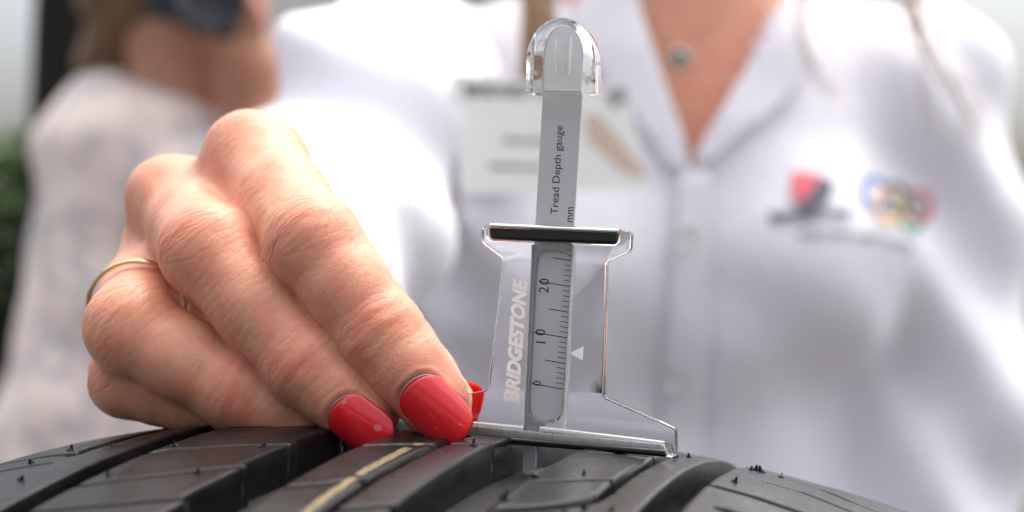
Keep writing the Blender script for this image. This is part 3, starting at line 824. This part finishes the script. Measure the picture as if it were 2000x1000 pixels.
# ---- nails
def nail(J0, J1, r1, nrm, base_off, L, Wd, lift, polish_v=.1, droop=60., side=0.0, bow=4.2, curv=None, label=None, under=False, axis=None, chips=()):
    u = (J1-J0) if axis is None else axis.copy(); u /= np.linalg.norm(u); n_ = np.asarray(nrm, float); n_ = n_-u*(n_@u); n_ /= np.linalg.norm(n_); l = np.cross(u, n_)
    Rn = curv or Wd*.66; th = math.asin(min(.98, Wd/2/Rn))
    O = J1+u*base_off+n_*(r1+lift)+l*side
    def shell(v0, v1, t_lo, t_hi, nu=41, nv=31):
        a = np.sin(np.linspace(-math.pi/2, math.pi/2, nu)); v = np.linspace(v0, v1, nv)
        Agr, Vgr = np.meshgrid(a, v, indexing='ij')
        ed = np.minimum(np.clip((1-np.abs(Agr))/.10, 0, 1), np.minimum(np.clip((Vgr-v0)/.05, 0, 1), np.clip((v1-Vgr)/.07, 0, 1)))
        ed = np.sqrt(np.clip(1-(1-ed)**2, 0, 1))
        T_ = []
        for off in ('hi', 'lo'):
            offv = (t_lo+(t_hi-t_lo)*ed) if off == 'hi' else np.full_like(ed, t_lo)
            aa = np.abs(Agr); b0 = bow*(1-(1-aa**2.0)**(1/2.0)); b1 = L-5.0*(1-(1-aa**2.3)**(1/2.3)); b = b0+(b1-b0)*Vgr
            wv = 1-.03*(1-Vgr)**2-.04*np.clip((Vgr-.75)/.25, 0, 1)**2; an = Agr*th*wv; R2 = Rn+offv
            T_.append(O+b.reshape(-1, 1)*u+(np.sin(an)*R2).reshape(-1, 1)*l+(np.cos(an)*R2-Rn-(b**2)/(2*droop)).reshape(-1, 1)*n_)
        n0 = nu*nv; V_ = np.concatenate(T_); F_0 = grid_faces(nu, nv)
        I = np.arange(n0).reshape(nu, nv); loop = np.concatenate([I[:-1, 0], I[-1, :-1], I[::-1, -1][:-1], I[0, ::-1][:-1]])
        nx = np.roll(loop, -1)
        rim = np.stack([loop, nx, nx+n0, loop+n0], -1)
        return V_, np.concatenate([F_0[:, ::-1], F_0+n0, rim])
    v_, f_ = shell(0, .97, -.25, .12)
    o = mk('fingernail', v_, f_, M['nail'] if not under else M['polish_under'], woman)
    if label: o['label'] = label
    v_, f_ = shell(polish_v, 1.0, .10 if not under else .2, .48)
    p = mk('nail_polish', v_, f_, M['polish'] if not under else M['polish_under'], o)
    for (ca, cv, da, dv) in chips:
        t_ = np.arange(14)*2*math.pi/14; k_ = 1+.10*np.sin(2*t_+ca*9)+.06*np.sin(5*t_)
        aa_ = np.append(ca+da*np.cos(t_)*k_, ca); vv_ = np.append(cv+dv*np.sin(t_)*k_, cv); R2 = Rn+.52
        an = aa_*th*.97; b = 5.0*0+vv_*L
        P_ = O+b[:, None]*u+(np.sin(an)*R2)[:, None]*l+(np.cos(an)*R2-Rn-(b**2)/(2*droop))[:, None]*n_
        mk('polish_chip', P_, [[14, i_, (i_+1) % 14] for i_ in range(14)], M['chip'], o)
    return o
def put_nail(nm, lift, pv, **kw):
    J = F_[nm]; nr, bo, L_, Wd_, ax_ = NAILS[nm]; nail(J[2][0], J[3][0], J[3][1], nr, bo, L_, Wd_, lift, pv, axis=ax_, **kw)
put_nail('index', .5, .035, chips=((-.30, .84, .045, .02),)); put_nail('middle', .5, .035, chips=((-.42, .72, .11, .06), (-.40, .13, .10, .03)), label='fingernail with pale chips in its red polish, on the middle finger')
put_nail('ring', .1, .1); put_nail('thumb', -.5, .1, label='thumbnail seen from below through the clear plate', under=True)

# ---- ring: thin gold band round the ring finger
a, b = F_['ring'][0][0], F_['ring'][1][0]
u = (b-a)/np.linalg.norm(b-a); rc = a+u*(np.linalg.norm(b-a)*.70)
e1 = np.cross(u, A3(0, 0, 1)); e1 /= np.linalg.norm(e1); e2 = np.cross(u, e1)
tilt = u+e2*.25; 
V = []; prof = [(.52*math.cos(t), .82*math.sin(t)) for t in np.arange(12)*math.pi/6]
for k in range(72):
    an = 2*math.pi*k/72; rd = e1*math.cos(an)+e2*math.sin(an)
    for pr, pu in prof: V.append(rc+rd*(10.2+pr)+u*(pu-.3*math.sin(an)))
ring = mk('finger_ring', V, grid_faces(72, 12, cu=True, cv=True), M['gold'])
tag(ring, 'thin plain gold band worn on the bent ring finger', 'ring')

# ---- shirt
def shirt_sdf(P):
    d = torso(P, 9)
    d = smin(d, cone(P, A3(102, 690, 110), A3(103, 685, 165), 66, 60), 40)
    d = smin(d, arm_path(P, 11), 22); d = smin(d, left_arm(P, 13), 34)
    # folds: sleeve, armpit, under the bust, hanging cloth
    s1 = np.sin((P@A3(.6, .25, 1.0))/11+1.6*np.sin((P@A3(1, -.3, .2))/37))
    m1 = np.clip((P[:, 0]*-1+5)/40, 0, 1)*np.clip((P[:, 1]-210)/70, 0, 1)
    s2 = np.sin((P@A3(1.0, .1, .55))/17+1.4*np.sin(P[:, 2]/46)); m2 = np.clip((-10-P[:, 2])/70, 0, 1)*np.clip((P[:, 0]+40)/40, 0, 1)
    s3 = np.sin((P@A3(.5, .3, 1.0))/19+1.3*np.sin(P[:, 0]/21)); m3 = np.clip((P[:, 0]-205)/30, 0, 1)
    return d-(6.5*s1+5.5)*m1-5.0*s2*m2*(1-m3)-5.5*s3*m3-1.6*fnoise(P, 55)
SV, SF = nets(shirt_sdf, (-190, 132, -470), (400, 830, 180), 5.5)
SV = project(shirt_sdf, SV, 1, .5, 4)
vee = np.array([(62, 200), (101, 47), (176, 200)])
def in_poly(Pxz, poly):
    x, z = Pxz[:, 0], Pxz[:, 1]; c = np.zeros(len(x), bool); m = len(poly)
    for i in range(m):
        (x1, z1), (x2, z2) = poly[i], poly[(i+1) % m]
        cond = ((z1 > z) != (z2 > z)) & (x < (x2-x1)*(z-z1)/(z2-z1+1e-9)+x1); c ^= cond
    return c
cut = (in_poly(SV[:, [0, 2]], vee) & (SV[:, 1] < 690)) | ((SV[:, 2] > 150) & (np.hypot(SV[:, 0]-103, SV[:, 1]-685) < 90)) | (SV[:, 2] < -455) | (SV[:, 1] < 160)
SF = SF[~cut[SF].any(1)]
shirt = mk('shirt', SV, SF, M['shirt'], woman)
md = shirt.modifiers.new('solid', 'SOLIDIFY'); md.thickness = .0012; md.offset = -1
def front_y(x, z, fn=shirt_sdf):
    """first hit of the cloth going away from the camera"""
    P = np.stack([x, np.full_like(x, 440.0), z], -1)
    for _ in range(60):
        d = fn(P); P[:, 1] += np.clip(d, -3, 20)*.8
    return P[:, 1]
def drape(name, poly, lift, m, parent, step=6., thick=1.6, fn=None, inner=None):
    """cloth or card polygon (x, z) laid over the chest; lift may be a function of x, z"""
    poly = np.asarray(poly, float); bm = bmesh.new()
    vs = [bm.verts.new((p[0], 0, p[1])) for p in poly]; bm.faces.new(vs)
    for ax in (0, 2):
        lo, hi = poly[:, ax//2].min(), poly[:, ax//2].max(); k = lo+step
        while k < hi:
            co = [0, 0, 0]; no = [0, 0, 0]; co[ax] = k; no[ax] = 1
            bmesh.ops.bisect_plane(bm, geom=bm.verts[:]+bm.edges[:]+bm.faces[:], plane_co=co, plane_no=no); k += step
    bm.verts.ensure_lookup_table(); V_ = np.array([v.co[:] for v in bm.verts]); F_0 = [[v.index for v in f.verts] for f in bm.faces]; bm.free()
    V_[:, 1] = front_y(V_[:, 0], V_[:, 2])
    lf = lift(V_[:, 0], V_[:, 2]) if callable(lift) else lift
    V_[:, 1] -= lf
    o = mk(name, V_, F_0, m, parent)
    md = o.modifiers.new('solid', 'SOLIDIFY'); md.thickness = thick*.001; md.offset = 0
    return o
def at(x, y, d=870.):
    return ((x-1000)/3000*d, (500-y)/3000*d)
lap = lambda x, z: 5+5*np.clip((z-60)/60, 0, 1)
drape('collar', smooth_closed(np.array([at(*p) for p in [(1250, -60), (1262, 30), (1300, 160), (1352, 318), (1318, 345), (1270, 270), (1215, 190), (1165, 130), (1120, 20), (1150, -60)]]), 1), lap, M['shirt'], shirt)
drape('collar', smooth_closed(np.array([at(*p) for p in [(1565, -60), (1545, 10), (1480, 110), (1400, 230), (1348, 318), (1375, 330), (1470, 245), (1578, 172), (1590, 120), (1600, -60)]]), 1), lap, M['shirt'], shirt)
drape('placket', [at(*p) for p in [(1325, 325), (1385, 325), (1390, 700), (1385, 1400), (1290, 1400), (1298, 700)]], 3.5, M['shirt'], shirt, step=12)
for p in ((1343, 465), (1322, 750), (1318, 1040)):
    x, z = at(*p); v, f = tube(np.array([(x, 0, z), (x, -2.4, z)]), [6.2, 5.4], 20)
    v[:, 1] += front_y(np.array([x]), np.array([z]))[0]-4.4; mk('button', v, f, M['button'], shirt)
for nm_, poly in (('cuff', None),):
    c0 = px(459, 494, 152); ax = elbow-c0; ax /= np.linalg.norm(ax); v, f = tube(np.array([c0-ax*3, c0, c0+ax*20, c0+ax*24]), [19.5, 20.5, 22, 22], 32, 1, False)
    o = mk('cuff', v, f, M['shirt'], shirt); md = o.modifiers.new('s', 'SOLIDIFY'); md.thickness = .002
# chest emblems
def chest_print(name, P2, F, m, parent, lift=3.2):
    P2 = np.asarray(P2, float)
    V_ = np.stack([P2[:, 0], front_y(P2[:, 0], P2[:, 1])-lift, P2[:, 1]], -1)
    return mk(name, V_, F, m, parent, smooth=False)
M['red_print'] = mat('red_print', (.75, .12, .15), .6); M['navy'] = mat('dark_print', (.07, .08, .11), .6)
def strip(pts, wd):
    pts = np.asarray(pts, float); T = np.gradient(pts, axis=0); T /= np.linalg.norm(T, axis=1)[:, None]; n_ = np.stack([-T[:, 1], T[:, 0]], -1)
    V_ = np.concatenate([pts-n_*wd/2, pts+n_*wd/2]); n = len(pts)
    return V_, [[i, i+1, n+i+1, n+i] for i in range(n-1)]
def smooth_at(ps): return smooth_poly([at(*p) for p in ps], 2)
v, f = strip(smooth_at([(1548, 388), (1562, 372), (1572, 356)]), 8); v2, f2 = strip(smooth_at([(1545, 350), (1572, 350), (1592, 350), (1602, 360)]), 8)
chest_print('emblem', *join([(np.c_[v, v[:, 0]*0], f), (np.c_[v2, v2[:, 0]*0], f2)])[:1] and (np.concatenate([v, v2]), f+[[i+len(v) for i in q] for q in f2]), M['red_print'], shirt)
v, f = strip(smooth_at([(1550, 398), (1580, 388), (1596, 385), (1606, 370), (1616, 348)]), 10)
chest_print('emblem', v, f, M['navy'], shirt)
def chest_text(s, p0, p1, hpx, m, bold=.02, arc=0):
    V_, F_0 = text2d(s, 1, bold=bold); a, b = np.array(at(*p0)), np.array(at(*p1)); xd = (b-a)/np.linalg.norm(b-a); yd = np.array([-xd[1], xd[0]])
    P_ = fit2d(V_, a, xd, yd, np.linalg.norm(b-a), hpx*.29)
    if arc:
        t = (P_-a)@xd/np.linalg.norm(b-a); P_ = P_+np.outer(arc*4*t*(1-t), yd)
    return chest_print('lettering', P_, F_0, m, shirt)
chest_text('BRIDGESTONE', (1498, 434), (1656, 426), 20, M['navy'], .06)
chest_text('WORLDWIDE OLYMPIC PARTNER', (1545, 466), (1795, 494), 15, M['navy'], .03, 3)
for (cx, cy), col in (((1722, 372), (.05, .16, .55)), ((1777, 384), (.03, .03, .04)), ((1828, 398), (.62, .05, .10)), ((1748, 402), (.75, .42, .08)), ((1802, 418), (.03, .35, .20))):
    c = np.array(at(cx, cy)); an = np.linspace(0, 2*math.pi, 41)
    v, f = strip(np.stack([c[0]+8.6*np.cos(an), c[1]+8.6*np.sin(an)], -1), 3.2)
    key = 'ring_print_%d' % cx; M[key] = mat('print', col, .6); chest_print('emblem_ring', v, f, M[key], shirt)
# dark trousers to the ground
def trouser_sdf(P):
    d = ellip(P, A3(102, 700, -470), A3(172, 118, 110))
    for s in (-1, 1):
        d = smin(d, smin(cone(P, A3(102+s*80, 700, -500), A3(102+s*90, 690, -820), 82, 58), cone(P, A3(102+s*90, 690, -820), A3(102+s*95, 715, -1130), 56, 44), 20), 25)
    return d
tv, tf = nets(trouser_sdf, (-100, 560, -1158), (310, 850, -440), 12.0)
mk('trousers', tv, tf, M['trousers'], woman)
# hair: locks as bundles of thin strands
def lock(path, spread, n, r0, seed, taper=.3):
    rs = np.random.default_rng(seed); path = np.asarray(path, float); out = []
    p = smooth_poly(path, 2); m = len(p)
    for k in range(n):
        o1 = rs.normal(size=3)*spread*.5; o2 = rs.normal(size=3)*spread*.5; t = np.linspace(0, 1, m)[:, None]
        q = p+o1*(1-t)+o2*t+rs.normal(size=3)*spread*.25*np.sin(t*5+rs.uniform(0, 6))
        out.append(tube(q, r0*(1-(1-taper)*np.linspace(0, 1, m)), 4))
    return join(out)
hb = [lock([A3(60, 640, 330), px(1045, -40, 560), px(1052, 60, 545), px(1060, 150, 540), px(1058, 215, 545)], 10, 130, 1.2, 1),
      lock([A3(150, 640, 330), px(1570, -60, 560), px(1560, 40, 540), px(1580, 130, 540), px(1635, 195, 545)], 5, 7, .5, 2),
      lock([A3(160, 640, 320), px(1760, -60, 565), px(1785, 20, 560), px(1830, 110, 555), px(1890, 205, 560), px(1905, 260, 570)], 11, 22, .5, 3),
      lock([A3(165, 660, 320), px(1790, 60, 560), px(1800, 160, 555), px(1815, 260, 560)], 6, 5, .4, 4)]
def scalp(P):
    return ellip(P, A3(104, 676, 345), A3(84, 98, 112))
hv, hf = nets(scalp, (0, 560, 210), (210, 800, 470), 9.0)
keep = (hv[:, 1] > 640) | (hv[:, 2] > 395); hf = hf[keep[hf].all(1)]
hb.append((hv, hf)); hb.append(lock([A3(104, 760, 400), A3(104, 790, 250), A3(104, 795, 120)], 55, 60, 4, 9))
mk('hair', *join(hb), M['hair_blonde'], woman)
# necklace
def skin_front(x, z): return front_y(np.asarray(x, float), np.asarray(z, float), body_sdf)
nk = np.array([at(*p) for p in [(1255, -70), (1275, 0), (1305, 50), (1337, 86), (1375, 60), (1420, 10), (1450, -60)]]); nk = smooth_poly(nk, 2)
path = np.stack([nk[:, 0], skin_front(nk[:, 0], nk[:, 1])-1.2, nk[:, 1]], -1)
neck = empty('necklace', 'fine necklace with a round pale pendant at the open collar', 'necklace', Vector(W(path[len(path)//2])))
mk('chain', *tube(path, .55, 6), M['gold'], neck)
c = np.array(at(1338, 102)); y_ = skin_front(np.array([c[0]]), np.array([c[1]]))[0]
v, f = tube(np.array([(c[0], y_-2.8, c[1]), (c[0], y_-2.2, c[1]), (c[0], y_-.6, c[1])]), [4.6, 6.4, 6.4], 20); mk('pendant', v, f, M['silver'], neck)
# name badge
bx4 = np.array([at(*p) for p in [(905, 226), (1195, 209), (1248, 377), (922, 406)]])
bc = bx4.mean(0); yb = front_y(bx4[:, 0], bx4[:, 1])
badge = empty('name_badge', 'white name card pinned on the shirt, printed with a brown picture', 'badge', Vector(W(A3(bc[0], yb.min()-6, bc[1]))))
gx_, gz_ = np.meshgrid(np.linspace(bx4[:, 0].min(), bx4[:, 0].max(), 12), np.linspace(bx4[:, 1].min(), bx4[:, 1].max(), 9)); gp = np.stack([gx_.ravel(), gz_.ravel()], -1); gp = gp[in_poly(gp, bx4)]
gyv = front_y(gp[:, 0], gp[:, 1]); pl = np.linalg.lstsq(np.c_[gp, np.ones(len(gp))], gyv, rcond=None)[0]
boff = (gp@pl[:2]+pl[2]-gyv).max()+1.5
def bdep(P, lift=0): return np.asarray(P, float)@pl[:2]+pl[2]-boff-lift
def bcard(name, poly, m, lift, parent=badge, thick=1.0):
    poly = np.asarray(poly, float); n = len(poly)
    V_ = np.concatenate([np.c_[poly[:, 0], bdep(poly, lift), poly[:, 1]], np.c_[poly[:, 0], bdep(poly, lift)+thick, poly[:, 1]]])
    F_0 = [list(range(n)), list(range(n, 2*n))[::-1]]+[[i, (i+1) % n, n+(i+1) % n, n+i] for i in range(n)]
    return mk(name, V_, F_0, m, parent, smooth=False)
bcard('card', round_poly(bx4, 4), M['card'], 0)
bcard('picture', [at(*p) for p in [(1120, 262), (1150, 262), (1238, 350), (1236, 362), (1190, 352), (1128, 305)]], M['brown_print'], .3, thick=.2)
def btext(s, p0, p1, h, m, bold=.02):
    V_, F_0 = text2d(s, 1, bold=bold); a, b = np.array(at(*p0)), np.array(at(*p1)); xd = (b-a)/np.linalg.norm(b-a); yd = np.array([-xd[1], xd[0]])
    P_ = fit2d(V_, a, xd, yd, np.linalg.norm(b-a), h*.29); mk('lettering', np.c_[P_[:, 0], bdep(P_, .5), P_[:, 1]], F_0, m, badge, smooth=False)
btext('BRIDGESTONE', (930, 258), (1090, 240), 20, M['navy'])
v, f = strip([np.array(at(1165, 238)), np.array(at(1180, 226)), np.array(at(1198, 222))], 8); mk('emblem', np.c_[v[:, 0], bdep(v, .5), v[:, 1]], f, M['grey_ink'], badge, smooth=False)
for (x0, x1, y) in ((985, 1060, 312), (965, 1050, 354)):
    bcard('printed_line', [at(x0, y), at(x1, y-3), at(x1, y+6), at(x0, y+9)], M['grey_ink'], .3, thick=.2)

# ================================================================== second person, left behind
DP = 1470.
def p2(x, y, dd=0): return px(x, y, DP+dd)
man = empty('person', 'person in pale floral blouse seen from the side, holding a dark camera to the face', 'person', (-.42, 1.5, 0))
def blouse_sdf(P):
    d = cone(P, p2(265, 330), p2(245, 900), 108, 135)
    d = smin(d, cone(P, p2(205, 245, 30), p2(330, 300, -30), 58, 62), 60)
    d = smin(d, cone(P, p2(230, 900), p2(240, 1300), 140, 160), 60)
    d = smin(d, cone(P, p2(390, 380, -110), p2(470, 700, -200), 60, 48), 40)
    d = smin(d, cone(P, p2(165, 425, 40), p2(135, 760, 20), 56, 50), 40)
    return d-7*fnoise(P, 90)
bv, bf = nets(blouse_sdf, (-760, 1150, -520), (-180, 1720, 260), 11.)
bv = project(blouse_sdf, bv, 1, 1, 6); kp = ~((bv[:, 2] > 150) & (np.linalg.norm(bv-p2(365, 130), axis=1) < 66)); bf = bf[kp[bf].all(1)]
mk('blouse', bv, bf, M['blouse'], man)
def skin2(P):
    d = cone(P, p2(350, 260), p2(365, 60), 64, 62)
    d = smin(d, ellip(P, p2(375, -30), A3(92, 76, 112)), 30)
    d = smin(d, cone(P, p2(455, 75), p2(415, 100), 30, 40), 25)
    d = smin(d, cone(P, p2(500, 235, -60), p2(480, 130, -80), 34, 36), 20)
    d = smin(d, cone(P, p2(520, 420, -150), p2(505, 235, -60), 38, 33), 20)
    d = smin(d, ellip(P, p2(478, 118, -85), A3(36, 30, 44)), 14)
    for k, (a, b, c) in enumerate((((455, 120), (432, 95), (430, 70)), ((468, 95), (455, 55), (440, 30)), ((488, 90), (482, 30), (462, 5)), ((505, 95), (502, 30), (485, -5)))):
        d = smin(d, smin(cone(P, p2(*a, -95), p2(*b, -110), 11, 10), cone(P, p2(*b, -110), p2(*c, -120), 10, 8.5), 3), 6)
    d = smin(d, cone(P, p2(450, 130, -95), p2(425, 85, -120), 12, 9.5), 6)
    return d
sv, sf = nets(skin2, (-560, 1180, 0), (-210, 1640, 460), 8.)
sv = project(skin2, sv, 1, .8, 5); mk('body', sv, sf, M['skin_far'], man)
def hair2(P):
    d = ellip(P, p2(330, -60), A3(100, 92, 100)); d = smin(d, cone(P, p2(255, 10), p2(205, 120, 20), 48, 30), 40)
    d = smin(d, cone(P, p2(205, 120, 20), p2(215, 170, 30), 28, 14), 20)
    return d-4*np.sin((P@A3(1, .6, -.5))/7)
hv, hf = nets(hair2, (-620, 1300, 80), (-290, 1700, 480), 8.)
mk('hair', hv, hf, M['hair_brown'], man)
def blouse_trousers(P): return smin(cone(P, p2(235, 1250), A3(-460, 1480, -1140), 130, 60), cone(P, p2(235, 1250), A3(-340, 1440, -1140), 130, 60), 30)
tv, tf = nets(blouse_trousers, (-760, 1250, -1158), (-200, 1750, -430), 18.)
mk('trousers', tv, tf, M['trousers'], man)
cm = empty('photo_camera', 'dark camera held up to the face of the person in floral blouse', 'camera', Vector(W(p2(380, 0, -120))))
Rz = np.array(Euler((0, math.radians(18), math.radians(-25))).to_matrix())
mk('camera_body', *box(p2(385, -10, -125), (95, 48, 72), Rz, 6), M['camera_black'], cm)
v, f = tube(np.array([p2(400, 0, -150), p2(420, 2, -215)]), [30, 32], 24); mk('lens', v, f, M['trousers'], cm)
mk('viewfinder', *box(p2(375, -60, -120), (40, 40, 24), Rz, 5), M['camera_black'], cm)
v, f = tube(smooth_poly([p2(360, 20, -125), p2(385, 78, -118), p2(408, 40, -125)], 2), 9, 8, .4); mk('strap', v, f, M['camera_black'], cm)

# ================================================================== far background
M['bark'] = mat('bark', (.009, .006, .004), .95); g = N(M['bark']); co = g.coord(1.0); g.l(g.bump(noise(g, co, 30, 5), .8, .03), g.b.inputs['Normal'])
def leaf_mat(name, a, b):
    m = mat(name, a, .55); g = N(m); co = g.coord(1.0)
    g.l(g.ramp(noise(g, co, 3.0, 4), [(.3, a), (.7, b)]), g.b.inputs['Base Color'])
    return m
M['leaf_dark'] = leaf_mat('dark_leaves', (.018, .03, .012), (.05, .075, .02)); M['leaf'] = leaf_mat('green_leaves', (.06, .12, .03), (.12, .20, .05))
def leaves(c, r, n, size, seed):
    rs = np.random.default_rng(seed); p = rs.normal(size=(n, 3)); p /= np.linalg.norm(p, axis=1)[:, None]
    p *= (rs.uniform(.35, 1, n)**.5)[:, None]; clump = .75+.35*np.sin(p@rs.normal(size=3)*5)*np.sin(p@rs.normal(size=3)*6)
    P = np.asarray(c)+p*np.asarray(r)*clump[:, None]
    a = rs.normal(size=(n, 3)); a /= np.linalg.norm(a, axis=1)[:, None]; b = np.cross(a, rs.normal(size=(n, 3))); b /= np.linalg.norm(b, axis=1)[:, None]
    s = size*rs.uniform(.6, 1.3, n)[:, None]
    V_ = np.stack([P-a*s, P+b*s*.45, P+a*s, P-b*s*.45], 1).reshape(-1, 3)
    return V_, np.arange(n*4).reshape(n, 4)
tr = empty('tree', 'dark trunked leafy tree behind the person in floral blouse', 'tree', Vector(W(A3(-1180, 3700, -H))))
tb_ = A3(-1165, 3700, -H)
v, f = tube(np.array([tb_, tb_+A3(0, 0, 700), tb_+A3(15, 0, 1300), tb_+A3(30, 0, 1900), tb_+A3(60, 0, 2600)]), [150, 122, 112, 104, 70], 16)
parts = [(v, f)]
for q, r_ in ((A3(700, 100, 2900), 38), (A3(-500, 200, 3000), 36), (A3(300, -200, 3300), 34)):
    parts.append(tube(np.array([tb_+A3(30, 0, 1750), tb_+A3(30, 0, 1900)*.6+(q)*.4+A3(0, 0, 300), tb_+q]), [48, r_, 14], 8))
mk('trunk', *join(parts), M['bark'], tr)
mk('crown', *join([leaves(tb_+A3(700, 250, 1760), A3(600, 450, 520), 9000, 40, 3), leaves(tb_+A3(-250, 200, 3000), A3(900, 800, 600), 5000, 50, 4)]), M['leaf_dark'], tr)
def shrub(name, c, r, n, size, m, label, seed):
    t = empty(name, label, 'shrub', Vector(W(A3(c[0], c[1], -H))))
    v, f = tube(np.array([A3(c[0], c[1], -H), A3(c[0]+20, c[1], -H+(c[2]+H)*.5), A3(c[0], c[1], c[2])]), [40, 32, 12], 8); mk('stem', v, f, M['bark'], t)
    mk('foliage', *leaves(c, r, n, size, seed), m, t)
shrub('shrub', A3(-2080, 5200, -110), A3(720, 500, 660), 16000, 75, M['leaf'], 'green shrub at the far left below the pale sky', 5)
shrub('shrub', A3(-800, 4300, -200), A3(900, 500, 760), 12000, 60, M['leaf_dark'], 'dark shrub behind the hand, between the two people', 6)
shrub('shrub', A3(-1600, 4000, -560), A3(520, 400, 560), 9000, 50, M['leaf_dark'], 'low dark shrub at the far left edge, in front of the green one', 8)
M['panel'] = mat('pale_panel', (.60, .62, .60), .5); M['rust'] = mat('rust_red', (.20, .05, .03), .6); M['yellow'] = mat('yellow_flower', (.6, .42, .05), .6)
sg = empty('sign_board', 'pale grey board standing among dark leaves between the two people', 'sign', Vector(W(A3(-560, 3500, -H))))
mk('board', *box(A3(-620, 3500, 725), (340, 40, 460), None, 6), M['panel'], sg)
for x in (-740, -500): mk('post', *tube(np.array([(x, 3540, -H), (x, 3540, 500)]), 22, 10), M['bark'], sg)
print('verts', sum(len(m.vertices) for m in bpy.data.meshes))
